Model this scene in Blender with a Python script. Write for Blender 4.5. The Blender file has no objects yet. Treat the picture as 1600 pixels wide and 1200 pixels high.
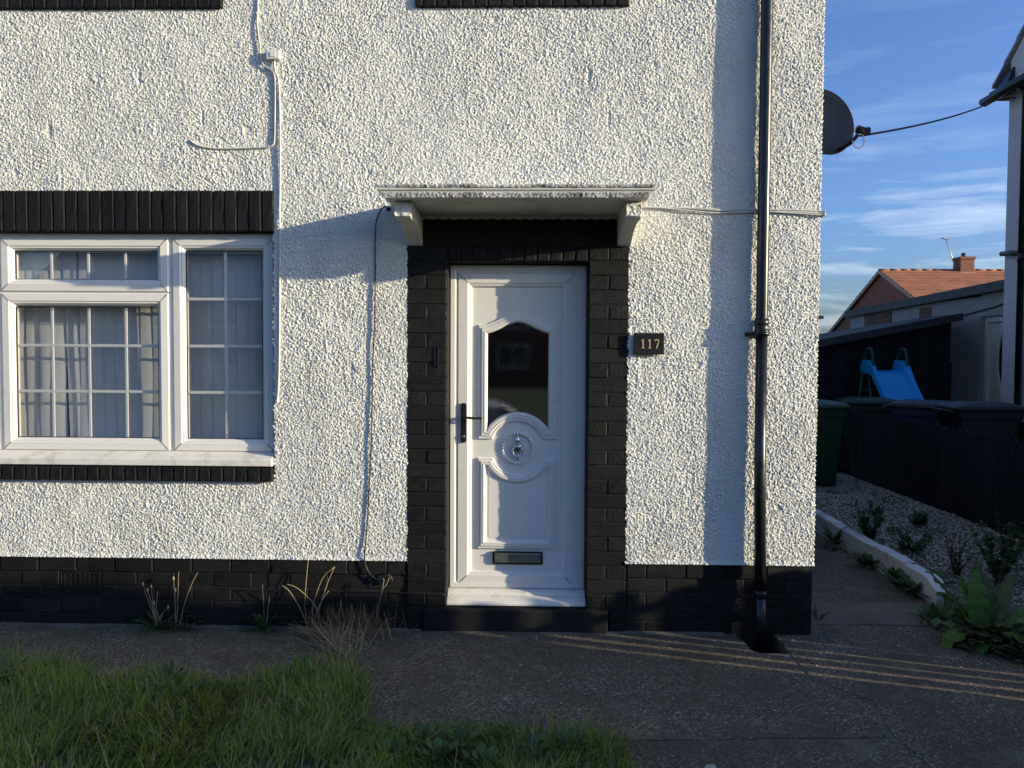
import bpy, bmesh, math, random
import numpy as np
from mathutils import Vector, Matrix, noise

random.seed(7); rng = np.random.default_rng(11)
sc = bpy.context.scene
COL = sc.collection
R = math.radians

# ------------------------------------------------------------------ camera
cam = bpy.data.cameras.new('camera'); camo = bpy.data.objects.new('camera', cam); COL.objects.link(camo)
cam.sensor_width = 36.0; cam.lens = 27.0; cam.clip_end = 2000; cam.clip_start = 0.05
camo.matrix_world = (Matrix.Translation((0, -4.6, 1.65)) @ Matrix.Rotation(R(1.4), 4, 'Z')
                     @ Matrix.Rotation(R(90 - 2.1), 4, 'X') @ Matrix.Rotation(0.0055, 4, 'Z'))
sc.camera = camo

# ------------------------------------------------------------------ light
SUN = Vector((3.45, -1.0, 0.72)).normalized()
sun = bpy.data.lights.new('sun', 'SUN'); suno = bpy.data.objects.new('sun', sun); COL.objects.link(suno)
sun.energy = 4.2; sun.angle = R(0.5); sun.color = (1.0, 0.87, 0.60)
suno.rotation_euler = SUN.to_track_quat('Z', 'Y').to_euler()
suno.location = SUN * 60

world = bpy.data.worlds.new('World'); sc.world = world; world.use_nodes = True
wn = world.node_tree; N = wn.nodes; LK = wn.links
bgn = N['Background']
sky = N.new('ShaderNodeTexSky'); sky.sky_type = 'NISHITA'; sky.sun_disc = False
sky.sun_elevation = math.asin(SUN.z); sky.sun_rotation = math.atan2(SUN.x, SUN.y)
sky.air_density = 1.0; sky.dust_density = 2.3; sky.ozone_density = 4.0; sky.altitude = 20
tint = N.new('ShaderNodeMixRGB'); tint.blend_type = 'MULTIPLY'; tint.inputs[0].default_value = 1
tint.inputs[2].default_value = (0.95, 1.05, 1.33, 1)
LK.new(sky.outputs[0], tint.inputs[1])
# thin streaky cirrus
tc = N.new('ShaderNodeTexCoord')
sep = N.new('ShaderNodeSeparateXYZ'); LK.new(tc.outputs['Generated'], sep.inputs[0])
mp = N.new('ShaderNodeMapping'); mp.inputs['Scale'].default_value = (1.0, 1.0, 9.0); mp.inputs['Rotation'].default_value = (R(3), R(-7), 0)
mp.inputs['Location'].default_value = (3.1, 0.4, 1.9)
LK.new(tc.outputs['Generated'], mp.inputs[0])
cn = N.new('ShaderNodeTexNoise'); cn.inputs['Scale'].default_value = 4.2; cn.inputs['Detail'].default_value = 9; cn.inputs['Roughness'].default_value = 0.58
cn.inputs['Distortion'].default_value = 0.5
LK.new(mp.outputs[0], cn.inputs[0])
cr = N.new('ShaderNodeValToRGB'); cr.color_ramp.elements[0].position = 0.46; cr.color_ramp.elements[1].position = 0.90
LK.new(cn.outputs[0], cr.inputs[0])
er = N.new('ShaderNodeValToRGB')          # clouds thin out with height
er.color_ramp.elements[0].position = 0.0; er.color_ramp.elements[0].color = (0.75,)*3 + (1,)
er.color_ramp.elements[1].position = 0.38; er.color_ramp.elements[1].color = (0.08,)*3 + (1,)
e_ = er.color_ramp.elements.new(0.17); e_.color = (0.9,)*3 + (1,)
e_ = er.color_ramp.elements.new(0.25); e_.color = (0.25,)*3 + (1,)
LK.new(sep.outputs[2], er.inputs[0])
cm = N.new('ShaderNodeMath'); cm.operation = 'MULTIPLY'; LK.new(cr.outputs[0], cm.inputs[0]); LK.new(er.outputs[0], cm.inputs[1])
cmix = N.new('ShaderNodeMixRGB'); LK.new(cm.outputs[0], cmix.inputs[0]); LK.new(tint.outputs[0], cmix.inputs[1])
cmix.inputs[2].default_value = (5.6, 6.2, 6.8, 1)
LK.new(cmix.outputs[0], bgn.inputs[0]); bgn.inputs[1].default_value = 0.115

sc.view_settings.view_transform = 'Standard'; sc.view_settings.look = 'None'
sc.view_settings.exposure = 0.85; sc.view_settings.gamma = 1.0; sc.view_settings.use_curve_mapping = False
sc.render.engine = 'CYCLES'
sc.cycles.max_bounces = 6; sc.cycles.transparent_max_bounces = 12
sc.cycles.caustics_reflective = False; sc.cycles.caustics_refractive = False

# ------------------------------------------------------------------ materials
MATS = {}
def new_mat(name):
    m = bpy.data.materials.new(name); m.use_nodes = True
    MATS[name] = m
    return m, m.node_tree, m.node_tree.nodes['Principled BSDF']
def coords(nt, scale=1.0, kind='Object'):
    t = nt.nodes.new('ShaderNodeTexCoord')
    if kind == 'World':
        g = nt.nodes.new('ShaderNodeNewGeometry'); return g.outputs['Position']
    return t.outputs[kind]
def nz(nt, co, scale, detail=4, rough=.55, dist=0):
    n = nt.nodes.new('ShaderNodeTexNoise'); n.inputs['Scale'].default_value = scale; n.inputs['Detail'].default_value = detail
    n.inputs['Roughness'].default_value = rough; n.inputs['Distortion'].default_value = dist
    nt.links.new(co, n.inputs['Vector']); return n.outputs[0]
def ramp(nt, fac, stops):
    r = nt.nodes.new('ShaderNodeValToRGB'); els = r.color_ramp.elements
    while len(els) < len(stops): els.new(0.5)
    for e, (p, c) in zip(els, stops):
        e.position = p; e.color = (c, c, c, 1) if not isinstance(c, (tuple, list)) else tuple(c) + (1,)
    nt.links.new(fac, r.inputs[0]); return r.outputs[0]
def mixc(nt, fac, a, b, mode='MIX'):
    m = nt.nodes.new('ShaderNodeMixRGB'); m.blend_type = mode
    for i, v in enumerate((fac, a, b)):
        if hasattr(v, 'links'): nt.links.new(v, m.inputs[i])
        elif i == 0: m.inputs[0].default_value = v
        else: m.inputs[i].default_value = tuple(v) + (1,)
    return m.outputs[0]
def bump(nt, bs, h, strength=.3, dist=.005):
    b = nt.nodes.new('ShaderNodeBump'); b.inputs['Strength'].default_value = strength; b.inputs['Distance'].default_value = dist
    nt.links.new(h, b.inputs['Height']); nt.links.new(b.outputs[0], bs.inputs['Normal']); return b
def simple(name, col, rough=.5, var=.12, vscale=6., bscale=None, bstr=.25, bdist=.003, metal=0, spec=None, kind='World', dirt=None, dscale=2.5):
    m, nt, bs = new_mat(name)
    co = coords(nt, kind=kind)
    n = nz(nt, co, vscale, 5)
    lo = tuple(c*(1-var) for c in col); hi = tuple(min(1, c*(1+var)) for c in col)
    c = ramp(nt, n, [(.3, lo), (.7, hi)])
    if dirt:
        d = nz(nt, co, dscale, 8, .65)
        c = mixc(nt, ramp(nt, d, [(.5, 0.), (.72, .75)]), c, dirt)
    nt.links.new(c, bs.inputs['Base Color'])
    r = nz(nt, co, vscale*2.3, 3)
    nt.links.new(ramp(nt, r, [(.3, max(0, rough-.08)), (.7, min(1, rough+.08))]), bs.inputs['Roughness'])
    bs.inputs['Metallic'].default_value = metal
    if spec is not None: bs.inputs['Specular IOR Level'].default_value = spec
    if bscale: bump(nt, bs, nz(nt, co, bscale, 5, .6), bstr, bdist)
    return m

def mat_dash(name, col, bumpy=False, dirt=(.32, .31, .27), dstops=((.56, 0.), (.80, .45))):
    m, nt, bs = new_mat(name); co = coords(nt, kind='World')
    c = ramp(nt, nz(nt, co, 1.3, 6), [(.3, tuple(x*.93 for x in col)), (.7, col)])
    mpn = nt.nodes.new('ShaderNodeMapping'); mpn.inputs['Scale'].default_value = (3.0, 3.0, .8); nt.links.new(co, mpn.inputs[0])
    d = nz(nt, mpn.outputs[0], 1.4, 9, .7)
    c = mixc(nt, ramp(nt, d, dstops), c, dirt)
    nt.links.new(c, bs.inputs['Base Color']); bs.inputs['Roughness'].default_value = .75
    bs.inputs['Specular IOR Level'].default_value = .25
    if bumpy:
        v = nt.nodes.new('ShaderNodeTexVoronoi'); v.inputs['Scale'].default_value = 55; nt.links.new(co, v.inputs['Vector'])
        bump(nt, bs, ramp(nt, v.outputs['Distance'], [(0, 1.), (.7, 0.)]), .9, .009)
    else:
        bump(nt, bs, nz(nt, co, 260, 5, .7), .6, .0025)
    return m

mat_dash('white_dash', (.72, .71, .655), dstops=((.50, 0.), (.80, .42)))
mat_dash('grimy_dash', (.62, .60, .56), dirt=(.06, .058, .05), dstops=((.42, 0.), (.62, .85)))
mat_dash('plain_dash', (.74, .725, .68), True)
mat_dash('grey_dash', (.36, .355, .34), True, (.14, .135, .13), ((.5, 0.), (.8, .5)))
mat_dash('pale_dash', (.70, .70, .69), True)
simple('smooth_white', (.66, .645, .59), .7, .06, 4, 60, .25, .002, dirt=(.40, .37, .30), dscale=5)
def mat_black(name, base, rough, scuff):
    m, nt, bs = new_mat(name); co = coords(nt, kind='World')
    c = ramp(nt, nz(nt, co, 9, 6), [(.3, tuple(x*.8 for x in base)), (.7, tuple(x*1.3 for x in base))])
    d = nz(nt, co, 34, 9, .72)
    c = mixc(nt, ramp(nt, d, [(.66, 0.), (.80, scuff)]), c, (.22, .21, .19))
    oi = nt.nodes.new('ShaderNodeObjectInfo')
    c = mixc(nt, 1.0, c, ramp(nt, oi.outputs['Random'], [(0, .72), (1, 1.45)]), 'MULTIPLY')
    c = mixc(nt, ramp(nt, nz(nt, co, 2.6, 7, .6), [(.5, 0.), (.75, .5)]), c, tuple(x*2.2 for x in base))
    nt.links.new(c, bs.inputs['Base Color'])
    nt.links.new(ramp(nt, nz(nt, co, 40, 4), [(.3, rough-.1), (.7, rough+.12)]), bs.inputs['Roughness'])
    bs.inputs['Specular IOR Level'].default_value = .2
    bump(nt, bs, nz(nt, co, 75, 8, .68), .75, .006)
mat_black('black_brick', (.0085, .0083, .0082), .62, .24)
mat_black('black_mortar', (.0112, .0108, .0104), .7, .40)
mat_black('black_board', (.010, .011, .014), .65, .12)
simple('black_plastic', (.010, .010, .012), .3, .2, 8, 40, .05, .001, dirt=(.03, .03, .03), dscale=9)
simple('black_gutter', (.012, .012, .014), .35, .2, 8)
simple('upvc', (.75, .725, .675), .32, .03, 3, None, dirt=(.68, .655, .60), dscale=3.0)
simple('upvc_sill', (.74, .71, .64), .4, .05, 6, None, dirt=(.40, .36, .28), dscale=11)
simple('dark_seal', (.02, .02, .022), .6, .1)
simple('plastic_white', (.66, .66, .62), .4, .05, 8)
simple('cable_white', (.60, .59, .55), .5, .1, 8, dirt=(.35, .34, .3), dscale=12)
simple('cable_black', (.012, .012, .013), .5, .1, 8)
simple('blind_fabric', (.70, .69, .67), .85, .05, 4, 180, .2, .001)
simple('curtain_fabric', (.66, .66, .68), .9, .08, 5)
simple('pink_fabric', (.55, .06, .12), .8, .1, 5)
simple('dark_room', (.05, .05, .055), .9, .2, 2)
simple('chrome', (.75, .76, .78), .12, .05, 8, metal=1)
simple('dark_metal', (.03, .03, .03), .35, .3, 20, metal=.6)
simple('flap_metal', (.30, .31, .27), .35, .2, 14, metal=.8)
simple('brass_digit', (.62, .43, .19), .4, .2, 30, metal=.15)
simple('number_slate', (.012, .011, .012), .3, .3, 12, 60, .1, .001)
simple('concrete_smooth', (.14, .122, .092), .85, .16, 3.5, 90, .4, .003, dirt=(.055, .052, .045))
simple('soil', (.045, .036, .026), .95, .35, 12, 60, .8, .012)
simple('turf', (.10, .12, .05), .95, .3, .8, 20, .8, .03)
simple('joint_dirt', (.15, .14, .115), .95, .35, 14, 90, .9, .004)
simple('dirt_strip', (.12, .108, .085), .95, .35, 14, 90, .9, .008)
simple('kerb_paint', (.68, .68, .66), .8, .1, 4, 70, .4, .003, dirt=(.20, .17, .13), dscale=4)
simple('bin_green', (.018, .045, .020), .45, .2, 5, 120, .1, .001)
simple('bin_green_dark', (.016, .034, .018), .5, .25, 5, 120, .1, .001)
simple('bin_black', (.012, .012, .016), .45, .2, 5, 120, .1, .001)
simple('bin_blue', (.010, .014, .05), .45, .2, 5, 120, .1, .001)
simple('rubber', (.012, .012, .012), .7, .2, 9)
simple('slide_blue', (.02, .38, .86), .35, .06, 5)
simple('slide_green', (.012, .085, .065), .4, .1, 5)
simple('roof_felt', (.062, .06, .058), .8, .25, 3, 200, .5, .003)
simple('fascia_grey', (.035, .038, .045), .6, .2, 5)
simple('slate_tile', (.36, .355, .35), .7, .25, 5, 60, .3, .003)
simple('roof_tile', (.37, .135, .062), .85, .22, 1.7, 30, .3, .006, dirt=(.16, .08, .05), dscale=1.2)
simple('verge_mortar', (.42, .36, .28), .9, .15, 8)
simple('asphalt', (.09, .09, .092), .9, .2, 8, 200, .4, .003)
simple('car_paint', (.62, .63, .64), .3, .05, 3)
simple('car_glass', (.012, .014, .016), .06, .1, 3)
simple('headlight_lens', (.75, .77, .8), .05, .05, 9, metal=.6)
simple('tyre', (.012, .012, .012), .8, .2, 8)
simple('paper', (.62, .63, .66), .6, .1, 20)
simple('aerial_metal', (.55, .55, .55), .4, .1, 5, metal=.7)
simple('pot_clay', (.10, .06, .045), .85, .2, 6)
simple('hedge_bark', (.06, .05, .04), .9, .2, 9)

def mat_concrete(name='aggregate_concrete'):
    m, nt, bs = new_mat(name); co = coords(nt, kind='World')
    v = nt.nodes.new('ShaderNodeTexVoronoi'); v.inputs['Scale'].default_value = 125; nt.links.new(co, v.inputs['Vector'])
    sepc = nt.nodes.new('ShaderNodeSeparateColor'); nt.links.new(v.outputs['Color'], sepc.inputs[0])
    stone = ramp(nt, sepc.outputs[0], [(0, (.044, .037, .028)), (.35, (.096, .080, .058)), (.7, (.175, .148, .108)), (.93, (.32, .285, .22)), (1, (.50, .47, .40))])
    base = ramp(nt, nz(nt, co, 40, 5), [(.3, (.068, .056, .040)), (.7, (.125, .104, .074))])
    c = mixc(nt, ramp(nt, nz(nt, co, 3.5, 7, .65), [(.38, .25), (.62, .9)]), base, stone)
    c = mixc(nt, ramp(nt, nz(nt, co, 1.4, 8, .66), [(.42, 0.), (.66, .6)]), c, (.060, .052, .038))
    c = mixc(nt, ramp(nt, nz(nt, co, 2.7, 9, .7), [(.56, 0.), (.72, .5)]), c, (.24, .21, .15))
    c = mixc(nt, ramp(nt, nz(nt, co, 23, 6, .7), [(.64, 0.), (.72, .5)]), c, (.045, .055, .03))
    nt.links.new(c, bs.inputs['Base Color']); bs.inputs['Roughness'].default_value = .85; bs.inputs['Specular IOR Level'].default_value = .3
    c = mixc(nt, 1.0, c, (1.20, 1.17, 1.12), 'MULTIPLY')
    nt.links.new(c, bs.inputs['Base Color'])
    h = mixc(nt, .5, ramp(nt, v.outputs['Distance'], [(0, 1.), (.6, 0.)]), nz(nt, co, 45, 4))
    bump(nt, bs, h, 1.0, .010)
mat_concrete()

def mat_leaf(name, stops, rough=.5, vein=False, transl=.25):
    m, nt, bs = new_mat(name)
    g = nt.nodes.new('ShaderNodeNewGeometry')
    c = ramp(nt, g.outputs['Random Per Island'], stops)
    co = coords(nt, kind='World')
    c = mixc(nt, .35, c, ramp(nt, nz(nt, co, 9, 4), [(.3, .45), (.7, 1.)]), 'MULTIPLY')
    nt.links.new(c, bs.inputs['Base Color']); bs.inputs['Roughness'].default_value = rough
    bs.inputs['Specular IOR Level'].default_value = .3
    if transl:
        t = nt.nodes.new('ShaderNodeBsdfTranslucent'); nt.links.new(c, t.inputs[0])
        mx = nt.nodes.new('ShaderNodeMixShader'); mx.inputs[0].default_value = transl
        out = nt.nodes['Material Output']; nt.links.new(bs.outputs[0], mx.inputs[1]); nt.links.new(t.outputs[0], mx.inputs[2]); nt.links.new(mx.outputs[0], out.inputs[0])
    if vein: bump(nt, bs, nz(nt, co, 48, 5, .6), .7, .008)
    return m
mat_leaf('grass_blade', [(0, (.075, .14, .014)), (.25, (.17, .28, .026)), (.58, (.29, .39, .045)), (.80, (.39, .43, .075)), (.93, (.42, .35, .15)), (1, (.6, .5, .3))], .42, False, .45)
mat_leaf('weed_leaf', [(0, (.055, .11, .028)), (.5, (.09, .17, .04)), (1, (.13, .20, .05))], .45, True)
mat_leaf('dark_weed', [(0, (.04, .08, .028)), (.6, (.065, .12, .038)), (1, (.09, .14, .045))], .5)
mat_leaf('dock_leaf', [(0, (.11, .24, .035)), (1, (.16, .30, .05))], .38, True, .4)
mat_leaf('dock_leaf_old', [(0, (.075, .12, .03)), (1, (.12, .15, .04))], .45, True, .3)
mat_leaf('leaf_rib', [(0, (.16, .22, .08)), (1, (.18, .24, .09))], .5)
mat_leaf('dead_leaf', [(0, (.07, .055, .03)), (.6, (.12, .095, .05)), (1, (.10, .10, .04))], .8)
mat_leaf('straw', [(0, (.26, .20, .11)), (.5, (.36, .28, .16)), (1, (.46, .38, .24))], .8, False, .1)
mat_leaf('brown_straw', [(0, (.16, .09, .04)), (.5, (.22, .14, .06)), (1, (.30, .21, .10))], .8, False, .1)
mat_leaf('hedge_leaf', [(0, (.03, .06, .02)), (1, (.06, .10, .03))], .5)
mat_leaf('gravel_chip', [(0, (.24, .205, .15)), (.4, (.46, .41, .33)), (1, (.70, .65, .55))], .85, False, 0)

def mat_glass(name, tint_c, f0=.06, rough=0.0, wavy=None):
    m, nt, bs = new_mat(name); nt.nodes.remove(bs)
    out = nt.nodes['Material Output']
    tr = nt.nodes.new('ShaderNodeBsdfTransparent'); tr.inputs[0].default_value = tint_c + (1,)
    gl = nt.nodes.new('ShaderNodeBsdfGlossy'); gl.inputs['Roughness'].default_value = rough; gl.inputs[0].default_value = (.95, .97, 1, 1)
    ge = nt.nodes.new('ShaderNodeNewGeometry'); dt = nt.nodes.new('ShaderNodeVectorMath'); dt.operation = 'DOT_PRODUCT'
    nt.links.new(ge.outputs['Normal'], dt.inputs[0]); nt.links.new(ge.outputs['Incoming'], dt.inputs[1])
    def mth(op, a, b=None):
        q = nt.nodes.new('ShaderNodeMath'); q.operation = op
        for i, v in enumerate((a, b)):
            if v is None: continue
            if hasattr(v, 'links'): nt.links.new(v, q.inputs[i])
            else: q.inputs[i].default_value = v
        return q.outputs[0]
    k5 = mth('POWER', mth('SUBTRACT', 1.0, mth('ABSOLUTE', dt.outputs['Value'])), 5.0)
    mu = nt.nodes.new('ShaderNodeMath'); mu.operation = 'MULTIPLY_ADD'; mu.inputs[1].default_value = .94; mu.inputs[2].default_value = .043 + f0
    nt.links.new(k5, mu.inputs[0])
    mx = nt.nodes.new('ShaderNodeMixShader'); nt.links.new(mu.outputs[0], mx.inputs[0]); nt.links.new(tr.outputs[0], mx.inputs[1]); nt.links.new(gl.outputs[0], mx.inputs[2])
    nt.links.new(mx.outputs[0], out.inputs[0])
    if wavy:
        b = nt.nodes.new('ShaderNodeBump'); b.inputs['Strength'].default_value = wavy[1]; b.inputs['Distance'].default_value = .004
        co = coords(nt, kind='World'); nt.links.new(nz(nt, co, wavy[0], 3, .5, 2.0), b.inputs['Height'])
        nt.links.new(b.outputs[0], gl.inputs['Normal'])
mat_glass('window_glass', (.992, .995, .996), .0)
mat_glass('door_glass', (.10, .10, .11), .10, .004, (45, .010))
mat_glass('far_glass', (.06, .07, .08), .05)

def mat_brick(name, c1, c2, mortar, s=1.0, rot=None):
    m, nt, bs = new_mat(name)
    t = nt.nodes.new('ShaderNodeNewGeometry'); sp = nt.nodes.new('ShaderNodeSeparateXYZ'); nt.links.new(t.outputs['Position'], sp.inputs[0])
    ad = nt.nodes.new('ShaderNodeMath'); ad.operation = 'ADD'; nt.links.new(sp.outputs[0], ad.inputs[0]); nt.links.new(sp.outputs[1], ad.inputs[1])
    cb = nt.nodes.new('ShaderNodeCombineXYZ'); nt.links.new(ad.outputs[0], cb.inputs[0]); nt.links.new(sp.outputs[2], cb.inputs[1])
    b = nt.nodes.new('ShaderNodeTexBrick'); nt.links.new(cb.outputs[0], b.inputs['Vector'])
    b.inputs['Scale'].default_value = 1.0; b.inputs['Brick Width'].default_value = .235; b.inputs['Row Height'].default_value = .08
    b.inputs['Mortar Size'].default_value = .008; b.inputs['Color1'].default_value = c1 + (1,); b.inputs['Color2'].default_value = c2 + (1,); b.inputs['Mortar'].default_value = mortar + (1,)
    c = mixc(nt, .5, b.outputs[0], ramp(nt, nz(nt, t.outputs['Position'], 3, 5), [(.3, .55), (.7, 1.)]), 'MULTIPLY')
    nt.links.new(c, bs.inputs['Base Color']); bs.inputs['Roughness'].default_value = .9
    bump(nt, bs, b.outputs[1], -.4, .008)
mat_brick('red_brick', (.20, .075, .045), (.13, .055, .04), (.17, .14, .12))
mat_brick('brown_brick', (.32, .11, .06), (.22, .08, .05), (.22, .17, .13))
def tile_courses():      # far roof: shade under each course and tile joints painted into the colour
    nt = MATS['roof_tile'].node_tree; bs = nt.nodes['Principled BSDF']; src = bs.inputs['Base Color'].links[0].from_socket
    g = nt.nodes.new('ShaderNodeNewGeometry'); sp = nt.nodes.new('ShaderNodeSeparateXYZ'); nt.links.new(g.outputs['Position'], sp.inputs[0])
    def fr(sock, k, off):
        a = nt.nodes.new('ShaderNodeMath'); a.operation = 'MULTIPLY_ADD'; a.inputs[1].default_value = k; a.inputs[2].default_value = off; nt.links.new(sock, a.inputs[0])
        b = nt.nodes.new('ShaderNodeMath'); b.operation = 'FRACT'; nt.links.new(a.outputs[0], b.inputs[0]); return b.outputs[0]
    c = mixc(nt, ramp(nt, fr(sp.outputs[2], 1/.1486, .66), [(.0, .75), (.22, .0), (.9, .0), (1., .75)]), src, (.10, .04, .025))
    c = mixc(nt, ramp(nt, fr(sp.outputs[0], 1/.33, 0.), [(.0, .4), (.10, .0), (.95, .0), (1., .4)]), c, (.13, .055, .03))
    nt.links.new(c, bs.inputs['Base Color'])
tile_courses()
M = MATS

# ------------------------------------------------------------------ helpers
def tag(o, label=None, cat=None, group=None, kind=None):
    if label: o['label'] = label
    if cat: o['category'] = cat
    if group: o['group'] = group
    if kind: o['kind'] = kind
    return o
def link(name, me, parent=None, loc=None, rot=None):
    o = bpy.data.objects.new(name, me); COL.objects.link(o)
    if parent: o.parent = parent
    if loc is not None: o.location = loc
    if rot is not None: o.rotation_euler = rot
    return o
def empty(name, loc=(0, 0, 0), rz=0.0, label=None, cat=None, group=None):
    o = bpy.data.objects.new(name, None); COL.objects.link(o); o.location = loc; o.rotation_euler = (0, 0, rz)
    o.empty_display_size = .2
    return tag(o, label, cat, group)
class MB:
    def __init__(s): s.v = []; s.f = []; s.mi = []; s.sm = []
    def add(s, vs, fs, mi=0, smooth=False):
        b = len(s.v); s.v += [tuple(v) for v in vs]; s.f += [tuple(i + b for i in f) for f in fs]; s.mi += [mi]*len(fs); s.sm += [smooth]*len(fs); return s
    def box(s, x0, x1, y0, y1, z0, z1, mi=0):
        vs = [(x, y, z) for z in (z0, z1) for y in (y0, y1) for x in (x0, x1)]
        return s.add(vs, [(0, 2, 3, 1), (4, 5, 7, 6), (0, 1, 5, 4), (2, 6, 7, 3), (0, 4, 6, 2), (1, 3, 7, 5)], mi)
    def hexa(s, p, mi=0):      # 8 points: bottom ring 4 (ccw from above), top ring 4
        return s.add(p, [(3, 2, 1, 0), (4, 5, 6, 7), (0, 1, 5, 4), (1, 2, 6, 5), (2, 3, 7, 6), (3, 0, 4, 7)], mi)
    def prism(s, poly, axis, a, b, mi=0, smooth=False):
        n = len(poly)
        def P(u, v, w): return {'x': (w, u, v), 'y': (u, w, v), 'z': (u, v, w)}[axis]
        vs = [P(u, v, a) for u, v in poly] + [P(u, v, b) for u, v in poly]
        s.add(vs, [tuple(range(n)), tuple(range(2*n - 1, n - 1, -1))], mi)
        base = len(s.v) - 2*n
        for i in range(n):
            j = (i + 1) % n; s.f.append((base + i, base + j, base + n + j, base + n + i)); s.mi.append(mi); s.sm.append(smooth)
        return s
    def tube(s, pts, r, n=8, mi=0, cap=True, flat=1.0):
        pts = [Vector(p) for p in pts]; rs = r if isinstance(r, (list, tuple)) else [r]*len(pts)
        base = len(s.v); up = None
        for i, p in enumerate(pts):
            t = (pts[min(i + 1, len(pts) - 1)] - pts[max(i - 1, 0)]).normalized()
            if up is None: up = Vector((0, 0, 1)) if abs(t.z) < .9 else Vector((1, 0, 0))
            a = t.cross(up).normalized(); b = a.cross(t).normalized(); up = b
            for k in range(n):
                th = 2*math.pi*k/n; s.v.append(tuple(p + a*math.cos(th)*rs[i] + b*math.sin(th)*rs[i]*flat))
        for i in range(len(pts) - 1):
            for k in range(n):
                k2 = (k + 1) % n
                s.f.append((base + i*n + k, base + i*n + k2, base + (i + 1)*n + k2, base + (i + 1)*n + k)); s.mi.append(mi); s.sm.append(True)
        if cap:
            s.f.append(tuple(base + k for k in range(n))[::-1]); s.f.append(tuple(base + (len(pts) - 1)*n + k for k in range(n))); s.mi += [mi]*2; s.sm += [False]*2
        return s
    def lathe(s, prof, c, axis='z', n=20, mi=0, sy=1.0):
        base = len(s.v); cx, cy, cz = c
        for r, h in prof:
            for k in range(n):
                th = 2*math.pi*k/n; u, v = r*math.cos(th), r*math.sin(th)*sy
                s.v.append({'z': (cx + u, cy + v, cz + h), 'y': (cx + u, cy + h, cz + v), 'x': (cx + h, cy + u, cz + v)}[axis])
        for i in range(len(prof) - 1):
            for k in range(n):
                k2 = (k + 1) % n; s.f.append((base + i*n + k, base + i*n + k2, base + (i + 1)*n + k2, base + (i + 1)*n + k)); s.mi.append(mi); s.sm.append(True)
        return s
    def mesh(s, name, mats, recalc=True):
        me = bpy.data.meshes.new(name); me.from_pydata(s.v, [], s.f)
        for m in ([mats] if not isinstance(mats, (list, tuple)) else mats): me.materials.append(M[m] if isinstance(m, str) else m)
        me.polygons.foreach_set('material_index', s.mi); me.polygons.foreach_set('use_smooth', s.sm)
        if recalc:
            bm = bmesh.new(); bm.from_mesh(me); bmesh.ops.recalc_face_normals(bm, faces=bm.faces); bm.to_mesh(me); bm.free()
        me.update(); return me
    def build(s, name, mats, parent=None, loc=None, rot=None, bevel=0, recalc=True):
        o = link(name, s.mesh(name, mats, recalc), parent, loc, rot)
        if bevel:
            md = o.modifiers.new('bevel', 'BEVEL'); md.width = bevel; md.segments = 2; md.limit_method = 'ANGLE'; md.angle_limit = R(40)
        return o
def part(name, mats, parent, *boxes, bevel=0):
    mb = MB()
    for b in boxes: mb.box(*b)
    return mb.build(name, mats, parent, bevel=bevel)
def smooth_path(pts, sub=6):
    P = [Vector(p) for p in pts]; out = []
    for i in range(len(P) - 1):
        p0, p1, p2, p3 = P[max(i - 1, 0)], P[i], P[i + 1], P[min(i + 2, len(P) - 1)]
        for k in range(sub):
            t = k/sub; t2 = t*t; t3 = t2*t
            out.append(.5*((2*p1) + (-p0 + p2)*t + (2*p0 - 5*p1 + 4*p2 - p3)*t2 + (-p0 + 3*p1 - 3*p2 + p3)*t3))
    out.append(P[-1]); return out
def wire(name, mat, parent, pts, r, sub=6, n=6):
    mb = MB(); mb.tube(smooth_path(pts, sub), r, n); return mb.build(name, mat, parent)
def offset_poly(poly, d):
    """inward offset (poly clockwise or ccw, d>0 shrinks) with mitred corners"""
    n = len(poly); area = sum(poly[i][0]*poly[(i + 1) % n][1] - poly[(i + 1) % n][0]*poly[i][1] for i in range(n))
    sg = 1 if area > 0 else -1; out = []
    for i in range(n):
        p0 = Vector(poly[i - 1]); p1 = Vector(poly[i]); p2 = Vector(poly[(i + 1) % n])
        e1 = (p1 - p0).normalized(); e2 = (p2 - p1).normalized()
        n1 = Vector((-e1.y, e1.x))*sg; n2 = Vector((-e2.y, e2.x))*sg
        b = (n1 + n2); k = b.length_squared
        b = b*(2/k) if k > .15 else n1
        out.append(tuple(p1 + b*d))
    return out
def sweep(poly, prof, y0, mb, mi=0, smooth=False):
    """closed moulding: poly in (x,z); prof list of (inset, height towards the viewer = -y)"""
    off = poly if callable(poly) else (lambda o: offset_poly(poly, o))
    rings = [[(p[0], y0 - h, p[1]) for p in off(o)] for o, h in prof]; n = len(rings[0])
    vs = [v for r in rings for v in r]; fs = []
    for i in range(len(prof) - 1):
        for k in range(n):
            k2 = (k + 1) % n; fs.append((i*n + k, i*n + k2, (i + 1)*n + k2, (i + 1)*n + k))
    mb.add(vs, fs, mi, smooth); return rings
def rect(x0, x1, z0, z1): return [(x0, z0), (x1, z0), (x1, z1), (x0, z1)]
def poly_plate(name, mat, parent, poly, y, th=0.0):
    mb = MB(); n = len(poly)
    if th: mb.prism(poly, 'y', y, y + th)
    else: mb.add([(x, y, z) for x, z in poly], [tuple(range(n))])
    return mb.build(name, mat, parent)

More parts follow.
